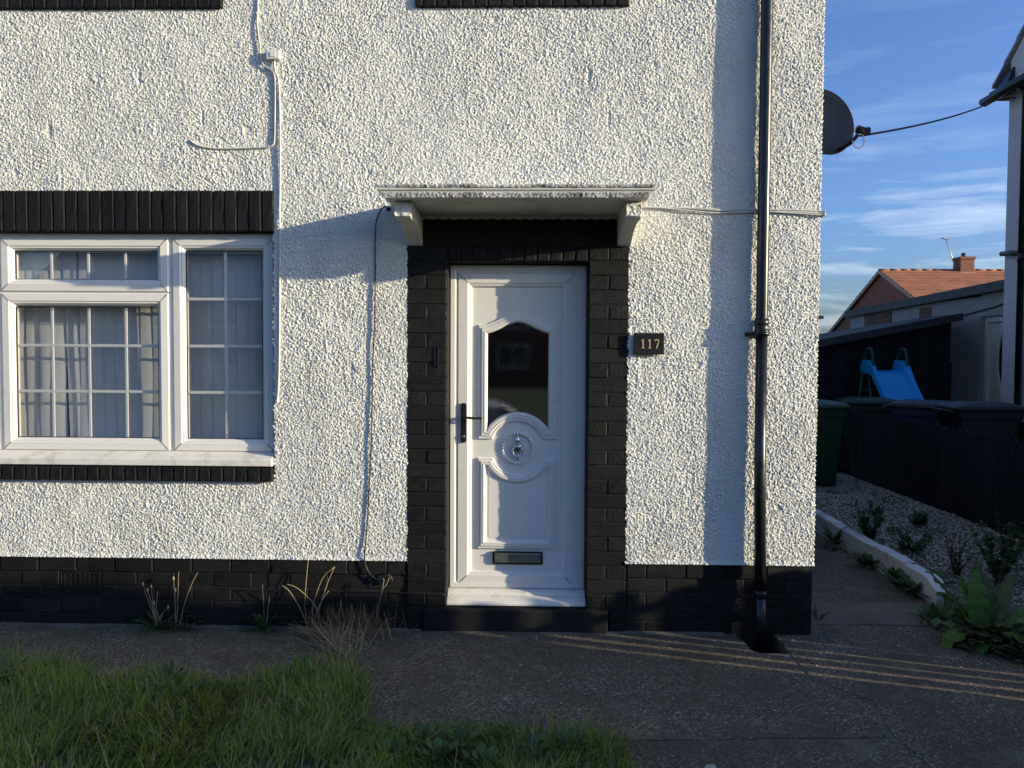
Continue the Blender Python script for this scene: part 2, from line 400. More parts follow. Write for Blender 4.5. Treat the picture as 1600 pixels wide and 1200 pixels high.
# ------------------------------------------------------------------ pebbledash height field
def dash_height(X, Z, seed=0, amp=.0045, cell=.0068):
    """clumped, painted-over stones: jittered domes plus slow undulation"""
    def hsh(i, j, k):
        h = (i.astype(np.int64)*374761393 + j.astype(np.int64)*668265263 + (k + seed*17)*1442695041) & 0xFFFFFFFF
        h = ((h ^ (h >> 13))*1274126177) & 0xFFFFFFFF
        h = ((h ^ (h >> 16))*2246822519) & 0xFFFFFFFF
        return ((h ^ (h >> 15)) & 0xFFFFFF)/float(0xFFFFFF)
    H = np.zeros_like(X)
    for cs, rad, am in ((cell, .80, 1.0), (cell*2.1, .60, 1.35)):
        I = np.floor(X/cs); J = np.floor(Z/cs)
        for di in (-1, 0, 1):
            for dj in (-1, 0, 1):
                i = I + di; j = J + dj
                px = (i + hsh(i, j, 1 + int(cs*1e5)))*cs; pz = (j + hsh(i, j, 2 + int(cs*1e5)))*cs
                r = cs*rad*(.62 + .6*hsh(i, j, 3 + int(cs*1e5)))
                on = hsh(i, j, 4 + int(cs*1e5)) < (.92 if am == 1.0 else .26)
                a_ = .55 + .75*hsh(i, j, 5 + int(cs*1e5))
                q = 1 - ((X - px)**2 + (Z - pz)**2)/(r*r)
                H = np.maximum(H, np.where(on & (q > 0), np.sqrt(np.maximum(q, 0))*am*a_, 0))
    und = np.zeros_like(X)
    for k, (fx, fz, ph) in enumerate(((7.1, 3.3, .4), (-4.2, 9.7, 1.9), (15.3, 6.1, 2.2), (11.0, -14.7, .9), (2.3, 1.7, 3.0), (26., 19., 5.), (-31., 12., 1.))):
        und += np.sin(fx*X + fz*Z + ph + 1.3*np.sin(2.1*Z*fx*.2 + ph))*(1.0/(1 + k*.4))
    mod = .92 + .13*np.sin(1.9*X + 2.3*np.sin(1.1*Z)) * np.sin(2.7*Z + 1.4*np.sin(1.7*X) + 1) + .10*np.sin(6.1*X + 2*np.sin(4.3*Z) + 2)
    return amp*H*mod + .0011*und + .0011*(rng.random(X.shape) - .5)
def grid_mesh(name, P, keep, mat, smooth=True):
    """P: (nz,nx,3) points, keep: (nz-1,nx-1) mask of quads"""
    nzv, nxv = P.shape[:2]
    idx = np.arange(nzv*nxv).reshape(nzv, nxv)
    q = np.stack([idx[:-1, :-1], idx[:-1, 1:], idx[1:, 1:], idx[1:, :-1]], -1)[keep]
    used = np.zeros(nzv*nxv, bool); used[q.ravel()] = True
    remap = np.cumsum(used) - 1
    V = P.reshape(-1, 3)[used]; q = remap[q]
    me = bpy.data.meshes.new(name); me.vertices.add(len(V)); me.vertices.foreach_set('co', V.astype(np.float32).ravel())
    me.loops.add(q.size); me.loops.foreach_set('vertex_index', q.astype(np.int32).ravel())
    me.polygons.add(len(q)); me.polygons.foreach_set('loop_start', np.arange(0, q.size, 4, dtype=np.int32))
    try: me.polygons.foreach_set('loop_total', np.full(len(q), 4, np.int32))
    except Exception: pass
    me.update(calc_edges=True); me.validate()
    me.polygons.foreach_set('use_smooth', np.full(len(q), smooth)); me.materials.append(M[mat]); me.update()
    return me

# ================================================================== THE SETTING
GZ = -0.02
# ground sheet reaching the horizon
g = MB(); g.add([(-600, -600, -.14), (600, -600, -.14), (600, 900, -.14), (-600, 900, -.14)], [(0, 1, 2, 3)])
tag(g.build('ground', 'turf'), kind='structure')

# concrete: main slab with a notch for the gully, split at its joints
def slab(name, poly, mat='aggregate_concrete', top=GZ, th=.10, seed=0):
    bm = bmesh.new(); vs = [bm.verts.new((x, y, top)) for x, y in poly]; f = bm.faces.new(vs)
    bmesh.ops.recalc_face_normals(bm, faces=bm.faces)
    if f.normal.z < 0: f.normal_flip()
    r = bmesh.ops.extrude_face_region(bm, geom=[f])
    for v in [e for e in r['geom'] if isinstance(e, bmesh.types.BMVert)]: v.co.z = top
    for v in vs: v.co.z = top - th
    bmesh.ops.recalc_face_normals(bm, faces=bm.faces)
    if mat == 'aggregate_concrete' and name == 'concrete_path':      # trowelled by hand: slightly uneven surface
        bmesh.ops.triangulate(bm, faces=[f_ for f_ in bm.faces if f_.normal.z > .5])
        for _ in range(7):
            es = [e for e in bm.edges if e.calc_length() > .07 and e.verts[0].co.z > top - .001 and e.verts[1].co.z > top - .001]
            if not es: break
            bmesh.ops.subdivide_edges(bm, edges=es, cuts=1); bmesh.ops.triangulate(bm, faces=[f_ for f_ in bm.faces if len(f_.verts) > 3 and f_.normal.z > .5])
        for v in bm.verts:
            if v.co.z > top - .001: v.co.z += .0028*noise.noise((v.co.x*3.1, v.co.y*3.1, 2.)) + .0016*noise.noise((v.co.x*9, v.co.y*9, 6.))
    me = bpy.data.meshes.new(name); bm.to_mesh(me); bm.free(); me.materials.append(M[mat])
    o = link(name, me)
    md = o.modifiers.new('bevel', 'BEVEL'); md.width = .003; md.segments = 2; md.limit_method = 'ANGLE'; md.angle_limit = R(50)
    return tag(o, kind='structure')
def wob(p, q, n=10, a=.012, seed=0):
    out = []
    for k in range(n):
        t = k/n; x = p[0] + (q[0] - p[0])*t; y = p[1] + (q[1] - p[1])*t
        d = a*noise.noise((x*5 + seed, y*5, seed)) if 0 < k else 0
        out.append((x + d, y + d))
    return out
slab('concrete_path', [(-4.6, .03), (-4.6, -1.02), (-1.1, -1.02), (-1.1, -1.31)] +
     wob((-1.1, -1.31), (.48, -1.297), 6, .006, 2) + wob((.48, -1.297), (1.60, -1.228), 8, .010, 3) + wob((1.60, -1.228), (1.665, -.88), 6, .015, 4) +
     wob((1.665, -.88), (1.46, -.62), 5, .012, 5) + [(1.46, -.62), (1.46, -.315), (1.47, -.29), (1.435, -.285), (1.30, -.285), (1.272, -.25), (1.262, -.11), (1.245, -.05), (1.245, .03)])
slab('concrete_path', [(1.475, -.62)] + wob((1.475, -.62), (1.68, -.875), 5, .012, 5) + wob((1.68, -.875), (1.615, -1.225), 6, .015, 4) +
     wob((1.615, -1.225), (1.66, -1.55), 5, .012, 6) + wob((1.66, -1.55), (1.75, -3.6), 9, .02, 7) +
     [(1.75, -3.6), (3.2, -3.6)] + wob((3.2, -3.6), (2.78, .19), 12, .05, 8) + [(2.78, .195), (1.70, .195), (1.70, .03), (1.475, .03)])
slab('concrete_path', [(-1.1, -1.325), (-1.1, -3.6), (1.735, -3.6)] + wob((1.735, -3.6), (1.645, -1.55), 9, .02, 7) + wob((1.645, -1.55), (1.602, -1.243), 5, .012, 6) +
     wob((1.602, -1.243), (.48, -1.311), 8, .010, 3), top=GZ - .0005)
slab('smooth_concrete_strip', [(1.70, .203), (2.74, .203), (2.74, .640), (1.70, .625)], 'concrete_smooth', GZ + .004)
slab('side_path', [(1.70, .633), (2.74, .648), (2.74, 9.0), (1.70, 9.0)], 'aggregate_concrete', GZ - .002)
j_ = MB(); j_.add([(x, y, GZ - .0065) for x, y in ((-1.0, -3.58), (3.15, -3.58), (2.76, .18), (1.472, .18), (1.472, -.30), (-1.0, -.30))], [(0, 1, 2, 3, 4, 5)])
tag(j_.build('joint_filler', 'joint_dirt'), kind='structure')
# soil and lime dribble along the foot of the wall
mb = MB(); n = 90
for x0, x1 in ((-4.4, -.66), (-.60, 1.17)):
    row = []
    for k in range(n + 1):
        x = x0 + (x1 - x0)*k/n; w_ = .03 + .035*(noise.noise((x*3, 1, 0)) + .6) * (1 if x < -.6 else .6)
        row.append((x, .03, max(.012, w_)))
    vs = []
    for x, y, w_ in row: vs += [(x, .028, GZ + .012 + .01*noise.noise((x*9, 0, 3))), (x, .012 - w_*.5, GZ + .010), (x, .012 - w_, GZ + .0015)]
    mb.add(vs, [(3*k + j, 3*k + 3 + j, 3*k + 4 + j, 3*k + 1 + j) for k in range(n) for j in (0, 1)], 0, True)
tag(mb.build('wall_foot_soil', 'dirt_strip'), kind='structure')

# lawn mound
LAWN = [(-5.2, -.80), (-3.4, -.80), (-2.9, -.83), (-2.45, -.72), (-2.1, -.84), (-1.7, -.80), (-1.4, -.86), (-1.15, -.76), (-.88, -.76), (-.78, -.95), (-.74, -1.16), (-.66, -1.26), (-.2, -1.28), (.2, -1.31), (.40, -1.38), (.46, -1.75), (.40, -2.4), (.3, -3.4), (-5.2, -3.4)]
def in_poly(x, y, P):
    c = False; j = len(P) - 1
    for i in range(len(P)):
        if (P[i][1] > y) != (P[j][1] > y) and x < (P[j][0] - P[i][0])*(y - P[i][1])/(P[j][1] - P[i][1]) + P[i][0]: c = not c
        j = i
    return c
def edge_dist(x, y, P):
    d = 9
    for i in range(len(P)):
        a = P[i - 1]; b = P[i]; ax, ay = b[0] - a[0], b[1] - a[1]
        t = max(0, min(1, ((x - a[0])*ax + (y - a[1])*ay)/(ax*ax + ay*ay))); d = min(d, math.hypot(x - a[0] - t*ax, y - a[1] - t*ay))
    return d
def lawn_z(x, y):
    d = edge_dist(x, y, LAWN)
    return GZ + .012 + min(1, d/.25)*.05 + .03*noise.noise((x*2.2, y*2.2, 4.))*min(1, d/.2)
mb = MB(); nx, ny = 95, 50; keep = {}
for j in range(ny + 1):
    for i in range(nx + 1):
        x = -5.2 + 5.66*i/nx; y = -3.4 + 2.8*j/ny
        if in_poly(x, y, LAWN): keep[(i, j)] = len(mb.v); mb.v.append((x, y, lawn_z(x, y)))
for j in range(ny):
    for i in range(nx):
        ks = [(i, j), (i + 1, j), (i + 1, j + 1), (i, j + 1)]
        if all(k in keep for k in ks): mb.f.append(tuple(keep[k] for k in ks)); mb.mi.append(0); mb.sm.append(True)
tag(mb.build('lawn', 'soil'), kind='structure')
# road and far pavement behind the viewer (seen in the panes)
slab('pavement', [(-60, -9.4), (60, -9.4), (60, -7.2), (-60, -7.2)], 'concrete_smooth', GZ, .1)
slab('road', [(-60, -16.5), (60, -16.5), (60, -9.45), (-60, -9.45)], 'asphalt', GZ - .1, .03)

# ================================================================== THE HOUSE
house = empty('pebbledash_house', (0, 0, 0), 0, 'white pebbledash house with black painted brick plinth, door surround and window bands', 'house')
CX = 1.708                          # right-hand corner
WX0, WX1, WZ0, WZ1 = -3.915, -1.553, .972, 2.385     # window opening
DX0, DX1, DZ0, DZ1 = -.503, .340, .125, 2.212         # door opening
# masonry behind the render
part('wall_core', 'black_mortar', house,
     (-9.5, WX0, .016, .27, -.1, 5.3), (WX0, WX1, .016, .27, -.1, WZ0), (WX0, WX1, .016, .27, WZ1, 5.3),
     (WX1, DX0, .016, .27, -.1, 5.3), (DX0, DX1, .02, .27, -.1, DZ0 - .002), (DX0, DX1, .016, .27, DZ1, 5.3), (DX1, CX - .012, .016, .27, -.1, 5.3))
part('side_wall', 'plain_dash', house, (CX - .25, CX - .004, .272, 8.2, .42, 5.3))
part('side_plinth', 'black_brick', house, (CX - .25, CX - .018, .272, 8.2, -.1, .419))
part('back_wall', 'plain_dash', house, (-9.5, CX - .26, 8.0, 8.2, -.1, 5.3), (-9.5, -9.3, .272, 7.99, -.1, 5.3))
mb = MB(); mb.prism([(-.35, 5.30), (4.1, 8.3), (8.55, 5.30)], 'x', -9.7, CX + .15); mb.build('roof', 'slate_tile', house)
part('room_shell', 'dark_room', house, (-4.6, .9, 3.1, 3.2, -.1, 2.7), (-1.1, -1.0, .275, 3.09, -.1, 2.7), (-4.6, -4.5, .275, 3.09, -.1, 2.7), (-4.49, .9, .275, 3.09, 2.58, 2.70), (-4.49, -1.11, .275, 3.09, -.1, .02), (-.99, .9, 1.6, 1.7, -.1, 2.57), (.8, .9, .275, 1.59, -.1, 2.57))

# render sheet: real relief
s_ = .0034
xs = np.arange(-3.62, CX - .002, s_); zs = np.arange(.398, 3.96, s_)
X, Z = np.meshgrid(xs, zs)
H = dash_height(X, Z, 3)
wv_ = .5*np.sin(X*140 + 2*np.sin(Z*90)) + .5*np.sin(Z*170 + 2.3*np.sin(X*120)) + .35*np.sin(X*410 + Z*330)
sc_ = [(random.uniform(-3.3, 1.6), random.uniform(.6, 3.8), random.uniform(.008, .024), random.uniform(.010, .03)) for _ in range(34)]
sc_ += [(-1.70, 2.99, .026, .024), (-1.86, 2.93, .026, .012), (-2.35, 3.30, .012, .05), (-1.97, 3.05, .01, .045), (.33, 3.30, .013, .05), (.45, 3.05, .012, .05), (-2.9, 2.98, .018, .04)]
for ax_, az_, rx, rz_ in sc_:      # scars where stones have dropped out
    q_ = np.clip(1.0 - (((X - ax_)/rx)**2 + ((Z - az_)/rz_)**2)*(1 + .7*wv_), 0, 1)
    H = H*(1 - .75*np.minimum(1, q_*3)) - .0016*np.minimum(1, q_*3)
Y = -.004 - H
jx = .0016*np.sin(X*911 + Z*377); X2 = X + jx; Z2 = Z + .0016*np.sin(X*531 - Z*817)
edge = X > CX - .016
Y = np.where(X > CX - .007, .02 + 0*Y, Y); X2 = np.where(edge, X2 + .006*np.sin(Z*160)*np.sin(Z*371 + 1) + .004*(H/.006 - .6), X2)
# bell-cast lip at the bottom
Y = np.where(Z < .43, Y - .010*np.clip((.43 - Z)/.03, 0, 1), Y)
Y = np.where(Z < .4015, .012, Y)
Xc = (X[:-1, :-1] + X[1:, 1:])/2; Zc = (Z[:-1, :-1] + Z[1:, 1:])/2
jj = .004*np.sin(Xc*97 + 1.3*np.sin(Zc*61)) + .003*np.sin(Xc*231 + Zc*190)
hole = (Xc > -4.02) & (Xc < WX1 + .004 + jj) & (Zc > .886 + jj) & (Zc < 2.624 + jj)
hole |= (Xc > -.740 + jj) & (Xc < .578 + jj) & (Zc < 2.46 + jj)
hole |= (Xc < -1.840 + jj) & (Zc > 3.700 + jj) & (Zc < 3.82)
hole |= (Xc > -.694 + jj) & (Xc < .565 + jj) & (Zc > 3.697 + jj) & (Zc < 3.82)
P = np.stack([X2, Y, Z2], -1)
link('pebbledash', grid_mesh('pebbledash', P, ~hole, 'white_dash'), house)
part('upper_render', 'plain_dash', house, (-9.5, CX - .004, -.006, .0155, 3.957, 5.3), (-9.5, -4.02, -.006, .0155, .40, 3.956), (-4.02, -3.618, -.006, .0155, .40, .884), (-4.02, -3.618, -.006, .0155, 2.628, 3.69))

# ---- bricks
BR = {}
def brick_mesh(w, h, d, var, mat='black_brick'):
    key = (round(w, 3), round(h, 3), round(d, 3), var, mat)
    if key in BR: return BR[key]
    rr = random.Random(hash(key) & 0xffff); off = rr.random()*50
    us = [-.5, -.5 + .006/w, -.17, .17, .5 - .006/w, .5]; vs_ = [-.5, -.5 + .006/h, 0, .5 - .006/h, .5]
    if w < h: us = [-.5, -.5 + .006/w, 0, .5 - .006/w, .5]; vs_ = [-.5, -.5 + .006/h, -.17, .17, .5 - .006/h, .5]
    mb = MB(); nu, nv = len(us), len(vs_); V = []
    for b, v in enumerate(vs_):
        for a, u in enumerate(us):
            ed = (a in (0, nu - 1)) + (b in (0, nv - 1))
            x = u*w + .0022*noise.noise((u*w*30 + off, v*h*30, 1)); z = v*h + .0022*noise.noise((u*w*30, v*h*30 + off, 7))
            y = .0042*ed + .0030*noise.noise((u*w*24 + off, v*h*24, 3)) + (.003 if rr.random() < .07 else 0)
            V.append((x, y, z))
    F = [(b*nu + a, b*nu + a + 1, (b + 1)*nu + a + 1, (b + 1)*nu + a) for b in range(nv - 1) for a in range(nu - 1)]
    ring = [a for a in range(nu)] + [b*nu + nu - 1 for b in range(1, nv)] + [(nv - 1)*nu + a for a in range(nu - 2, -1, -1)] + [b*nu for b in range(nv - 2, 0, -1)]
    base = len(V); V += [(V[i][0], d, V[i][2]) for i in ring]; m = len(ring)
    F += [(ring[(k + 1) % m], ring[k], base + k, base + (k + 1) % m) for k in range(m)]
    mb.add(V, F, 0, False); me = mb.mesh('brick', mat, True); BR[key] = me; return me
def brick(parent, x0, x1, z0, z1, y=0.0, d=.05, gap=.0046, mat='black_brick', name='brick'):
    w = x1 - x0 - gap; h = z1 - z0 - gap
    w_ = round(w/.004)*.004 if w > .02 else w
    o = link(name, brick_mesh(w_, h, d, random.randrange(4), mat), parent, ((x0 + x1)/2, y + random.uniform(-.0028, .0028), (z0 + z1)/2))
    o.scale.x = w/w_; o.rotation_euler = (random.uniform(-.006, .006), random.uniform(-.006, .006), random.uniform(-.008, .008))
    return o
CH = .088
# plinth
plinth = part('plinth', 'black_mortar', house, (-9.4, -.745, .0078, .017, -.1, .40), (.583, CX - .013, .0078, .017, -.1, .40), (CX - .035, CX - .0135, .018, .30, -.1, .40))
z0p = .402 - 5*CH
for c in range(5):
    zb = z0p + c*CH; top = c == 4
    yf = -.004 if top else .004
    for xa, xb in ((-4.35, -.748), (.584, CX - .010)):
        x = xb if xa < 0 else xa; sgn = -1 if xa < 0 else 1
        first = .118 if (c % 2 == 0) else .238
        k = 0
        while (x > xa + .04) if sgn < 0 else (x < xb - .04):
            L_ = first if k == 0 else .238 + random.uniform(-.004, .004)
            x2 = max(xa, x - L_) if sgn < 0 else min(xb, x + L_)
            lo, hi = min(x, x2), max(x, x2)
            if hi - lo > .05:
                if c in (2, 3) and hi > -2.87 and lo < -2.63:        # cut round the air brick
                    if lo < -2.875: brick(plinth, lo, -2.868, zb, zb + CH, yf)
                    if hi > -2.625: brick(plinth, -2.628, hi, zb, zb + CH, yf)
                elif c == 2 and xa > 0 and hi > 1.10 and lo < 1.31:
                    if lo < 1.06: brick(plinth, lo, 1.098, zb, zb + CH, yf)
                    if hi > 1.34: brick(plinth, 1.318, hi, zb, zb + CH, yf)
                else: brick(plinth, lo, hi, zb, zb + CH, yf)
            x = x2; k += 1
# returning corner bricks on the side wall
for c in range(5):
    zb = z0p + c*CH; y = .012
    for L_ in ((.20, .238) if c % 2 else (.10, .238)):
        o = link('brick', brick_mesh(L_ - .010, CH - .010, .04, random.randrange(4)), plinth, (CX - .008, y + L_/2 + .004, zb + CH/2)); o.rotation_euler = (0, 0, R(90)); y += L_
def air_brick(x0, x1, z0, z1, rows, cols):
    mb = MB(); w = x1 - x0; h = z1 - z0
    mb.box(x0, x1, .03, .045, z0, z1, 1)
    fr = .012
    mb.box(x0, x1, .0, .03, z0, z0 + fr); mb.box(x0, x1, .0, .03, z1 - fr, z1); mb.box(x0, x0 + fr, .0005, .03, z0 + fr, z1 - fr); mb.box(x1 - fr, x1, .0005, .03, z0 + fr, z1 - fr)
    iw = (w - 2*fr)/cols; ih = (h - 2*fr)/rows
    for c in range(1, cols): mb.box(x0 + fr + c*iw - .005, x0 + fr + c*iw + .005, .003, .03, z0 + fr, z1 - fr)
    for r_ in range(1, rows): mb.box(x0 + fr, x1 - fr, .0035, .03, z0 + fr + r_*ih - .007, z0 + fr + r_*ih + .007)
    return mb.build('air_brick', ['black_brick', 'dark_room'], house)
air_brick(-2.862, -2.635, .172, .312, 4, 7)
air_brick(1.105, 1.312, z0p + 2*CH + .004, z0p + 3*CH - .004, 3, 6)
# door surround: two piers, head, step
sur = part('door_surround', 'black_mortar', house, (-.742, DX0 - .004, -.0042, .155, .10, 2.46), (DX1 + .004, .580, -.0042, .155, .10, 2.46), (DX0 - .004, DX1 + .004, .002, .155, DZ1 + .006, 2.46))
nc = 25; ch = (2.302 - .128)/nc
for c in range(nc):
    zb = .128 + c*ch
    for xa, xb in ((-.745, DX0), (DX1, .582)):
        if c % 2: brick(sur, xa, xb, zb, zb + ch, -.008, .165)
        else:
            m = (xa + xb)/2 + random.uniform(-.006, .006); brick(sur, xa, m, zb, zb + ch, -.008, .165); brick(sur, m, xb, zb, zb + ch, -.008, .165)
for zb, zt in ((-.045, .04), (.04, .126)):
    brick(sur, -.745, -.648, zb, zt, -.006, .05); brick(sur, .478, .582, zb, zt, -.004, .05)
x = DX0
while x < DX1 - .02:
    x2 = min(x + .0765, DX1); brick(sur, x, x2, DZ1, 2.296, -.004, .16, .006); x = x2
mb = MB(); mb.box(-.742, .579, -.012, .05, 2.303, 2.458); mb.build('lintel_slab', 'black_mortar', sur, bevel=.004)
mb = MB(); mb.box(-.643, .473, -.022, .19, -.12, .118); st = mb.build('door_step', 'black_mortar', house, bevel=.012)

def band(name, xr, xl, z0, z1, y, gap, depth, bw=.0752):
    p = part(name, 'black_mortar', house, (xl, xr - .004, y + .008, .0155 if y < .0 else .0158, z0 + .006, z1 - .006))
    x = xr
    while x > xl + .02:
        w = bw + random.uniform(-.004, .004); x2 = max(xl, x - w); brick(p, x2, x, z0, z1, y, depth, gap); x = x2
    return p
band('window_lintel', WX1 + .011, -4.02, 2.384, 2.631, -.016, .006, .15)
band('window_sill_bricks', WX1 + .004, -4.02, .880, .970, -.045, .007, .14)
band('upper_sill_bricks', -1.838, -4.25, 3.696, 3.830, -.030, .006, .04)
band('upper_sill_bricks', .564, -.693, 3.694, 3.830, -.030, .006, .04)

# ---- upvc window
win = empty('window'); win.parent = house
FY = .050
def frame_ring(mb, x0, x1, z0, z1, w, y_out, y_in, prof=None):
    """frame with bevelled sight-line: outer rect down to inner rect"""
    pr = prof or [(0, 0), (0, .03), (.004, .034), (w*.62, .036), (w*.70, .030), (w*.80, .030), (w, .012), (w, -.02)]
    sweep(rect(x0, x1, z0, z1), pr, y_out + .034, mb, 0)
    for sx, sz in ((1, 1), (1, -1), (-1, 1), (-1, -1)):      # mitre seams
        xo = x0 if sx > 0 else x1; zo = z0 if sz > 0 else z1
        a = (xo + sx*.003, zo + sz*.003); b = (xo + sx*w*.66, zo + sz*w*.66); t = .0011
        mb.add([(a[0] - sx*t, y_out - .0026, a[1] + sz*t), (a[0] + sx*t, y_out - .0026, a[1] - sz*t), (b[0] + sx*t, y_out - .0026, b[1] - sz*t), (b[0] - sx*t, y_out - .0026, b[1] + sz*t)], [(0, 1, 2, 3)], 1)
part('outer_frame', 'upvc', win, (WX0 + .002, WX1 - .002, FY + .012, FY + .075, 2.352, 2.383), (WX0 + .002, WX1 - .002, FY + .012, FY + .075, .974, 1.062),
     (WX0 + .002, WX0 + .02, FY + .012, FY + .075, 1.062, 2.352), (WX1 - .022, WX1 - .002, FY + .012, FY + .075, 1.062, 2.352),
     (-2.222, -2.181, FY + .012, FY + .075, 1.062, 2.352), (-3.285, -3.256, FY + .012, FY + .075, 1.062, 2.352), (-3.256, -2.222, FY + .012, FY + .075, 2.013, 2.035), bevel=.002)
cas = [(-3.252, -2.214, 2.029, 2.355), (-3.252, -2.216, 1.056, 2.018), (-2.187, -1.567, 1.056, 2.356), (-3.900, -3.282, 1.056, 2.356)]
inn = [(-3.176, -2.288, 2.105, 2.277), (-3.178, -2.290, 1.131, 1.933), (-2.114, -1.645, 1.129, 2.279), (-3.828, -3.358, 1.129, 2.279)]
vbars = [(-2.961, -2.730, -2.499), (-2.962, -2.732, -2.500), (-1.878,), (-3.593,)]
hbars = [(), (1.699, 1.415), (1.988, 1.699, 1.413), (1.988, 1.699, 1.413)]
for (x0, x1, z0, z1), (a0, a1, b0, b1), vb, hb in zip(cas, inn, vbars, hbars):
    mb = MB(); w = a0 - x0; frame_ring(mb, x0, x1, z0, z1, w, FY, FY + .02)
    mb.build('casement_frame', ['upvc', 'dark_seal'], win)
    mb = MB(); sweep(rect(a0 - .002, a1 + .002, b0 - .002, b1 + .002), [(0, .0), (.004, .001), (.005, -.012)], FY + .021, mb); mb.build('glazing_seal', 'dark_seal', win)
    part('pane', 'window_glass', win, (a0 - .004, a1 + .004, FY + .030, FY + .034, b0 - .004, b1 + .004))
    for xb_ in vb: part('glazing_bar', 'upvc', win, (xb_ - .009, xb_ + .009, FY + .038, FY + .046, b0 - .004, b1 + .004), bevel=.003)
    for zb_ in hb: part('glazing_bar', 'upvc', win, (a0 - .004, a1 + .004, FY + .0385, FY + .0455, zb_ - .009, zb_ + .009), bevel=.003)
    part('inner_pane', 'window_glass', win, (a0 - .004, a1 + .004, FY + .052, FY + .055, b0 - .004, b1 + .004))
mb = MB(); mb.prism([(.06, 1.052), (-.028, 1.020), (-.036, 1.014), (-.036, .976), (-.026, .974), (.13, .974), (.13, 1.052)], 'x', WX0 - .01, WX1 - .004)
mb.build('window_sill', 'upvc_sill', win, bevel=.003)
# upper windows (above the picture)
for xa, xb in ((-4.2, -1.9), (-.66, .53)):
    w2 = empty('window'); w2.parent = house
    mb = MB(); frame_ring(mb, xa, xb, 4.06 if False else 3.835, 4.9, .07, -.028, 0); mb.build('casement_frame', ['upvc', 'dark_seal'], w2)
    part('pane', 'far_glass', w2, (xa + .065, xb - .065, -.012, -.0075, 3.90, 4.835))

# ---- blinds and curtain inside the window
blind = empty('vertical_blind', (0, 0, 0), 0, 'pale grey vertical slat blind hanging behind the white front window', 'blind')
part('headrail', 'plastic_white', blind, (-3.95, -1.5, .200, .235, 2.36, 2.40))
x = -1.57; k = 0
while x > -3.95:
    ang = R(random.uniform(4, 11)); wv = .089; dx = 0
    lean = 0.0
    if -2.90 < x < -2.82: x -= .030; lean = .038
    mb = MB(); nzs = 8; V = []
    for j in range(nzs + 1):
        z = 2.36 - (2.36 - 1.075)*j/nzs
        for u in (-1, -.35, .35, 1):
            c = .005*(1 - u*u)
            V.append((u*wv/2*math.cos(ang) + lean*(j/nzs), u*wv/2*math.sin(ang) - c + .004*math.sin(j*.9 + k), z))
    F = [(j*4 + i, j*4 + i + 1, (j + 1)*4 + i + 1, (j + 1)*4 + i) for j in range(nzs) for i in range(3)]
    mb.add(V, F, 0, True); mb.build('slat', 'blind_fabric', blind, (x, .215, 0), recalc=False)
    x -= .078 + random.uniform(-.003, .004); k += 1
cur = empty('window_curtain', (-2.28, .33, 1.0), 0, 'pale gathered curtain hanging inside the window behind the blind', 'curtain')
mb = MB(); V = []; nn = 60
for j in range(7):
    z = 1.42 - 1.40*j/6*1.0
    for i in range(nn + 1):
        xx = -.42 + .84*i/nn; V.append((xx*(1 - .12*math.sin(j/6*3.14)), .045*math.sin(i*.95) + .012*math.sin(i*2.3), z))
mb.add(V, [(j*(nn + 1) + i, j*(nn + 1) + i + 1, (j + 1)*(nn + 1) + i + 1, (j + 1)*(nn + 1) + i) for j in range(6) for i in range(nn)], 0, True)
mb.build('curtain_cloth', 'curtain_fabric', cur, recalc=False)

# ---- the front door
door = empty('front_door'); door.parent = house
DY = .135                                # face of the sash frame
mb = MB()
sweep([(DX0 + .004, .205), (DX1 - .002, .205), (DX1 - .002, 2.206), (DX0 + .004, 2.206)], [(0, -.05), (0, .012), (.004, .015), (.030, .015), (.036, .008), (.046, .008), (.048, -.03)], DY + .012, mb)
mb.build('door_frame', 'upvc', door)
part('door_jamb', 'upvc', door, (.270, .3375, DY - .001, DY + .05, .206, 2.157))
L0, L1, LB, LT = -.450, .274, .222, 2.158
mb = MB(); frame_ring(mb, L0, L1, LB, LT, .086, DY, 0, [(0, -.01), (0, .030), (.003, .034), (.060, .036), (.066, .031), (.080, .027), (.086, .016), (.086, -.01)])
mb.build('door_sash', ['upvc', 'dark_seal'], door)
PY = DY + .020
CXd, CZd = -.079, 1.077
def arc(r, a0, a1, n): return [(CXd + r*math.cos(R(a0 + (a1 - a0)*k/n)), CZd + r*math.sin(R(a0 + (a1 - a0)*k/n))) for k in range(n + 1)]
xl, xr = -.327, .168
aa = math.degrees(math.asin((1.132 - CZd)/.165))
def shoulder(n=22):
    pts = []
    for k in range(n + 1):
        t = k/n; u = abs(2*t - 1); x = xr + (xl - xr)*t
        pts.append((x, 1.842 + .074*(.5 + .5*math.cos(math.pi*min(1, u*1.0)))**1.0 - .004*math.sin(math.pi*u)))
    return pts
upper = [(xl, 1.132)] + [(p[0], p[1]) for p in arc(.165, 180 - aa, aa, 22)] + [(xr, 1.132)] + shoulder()
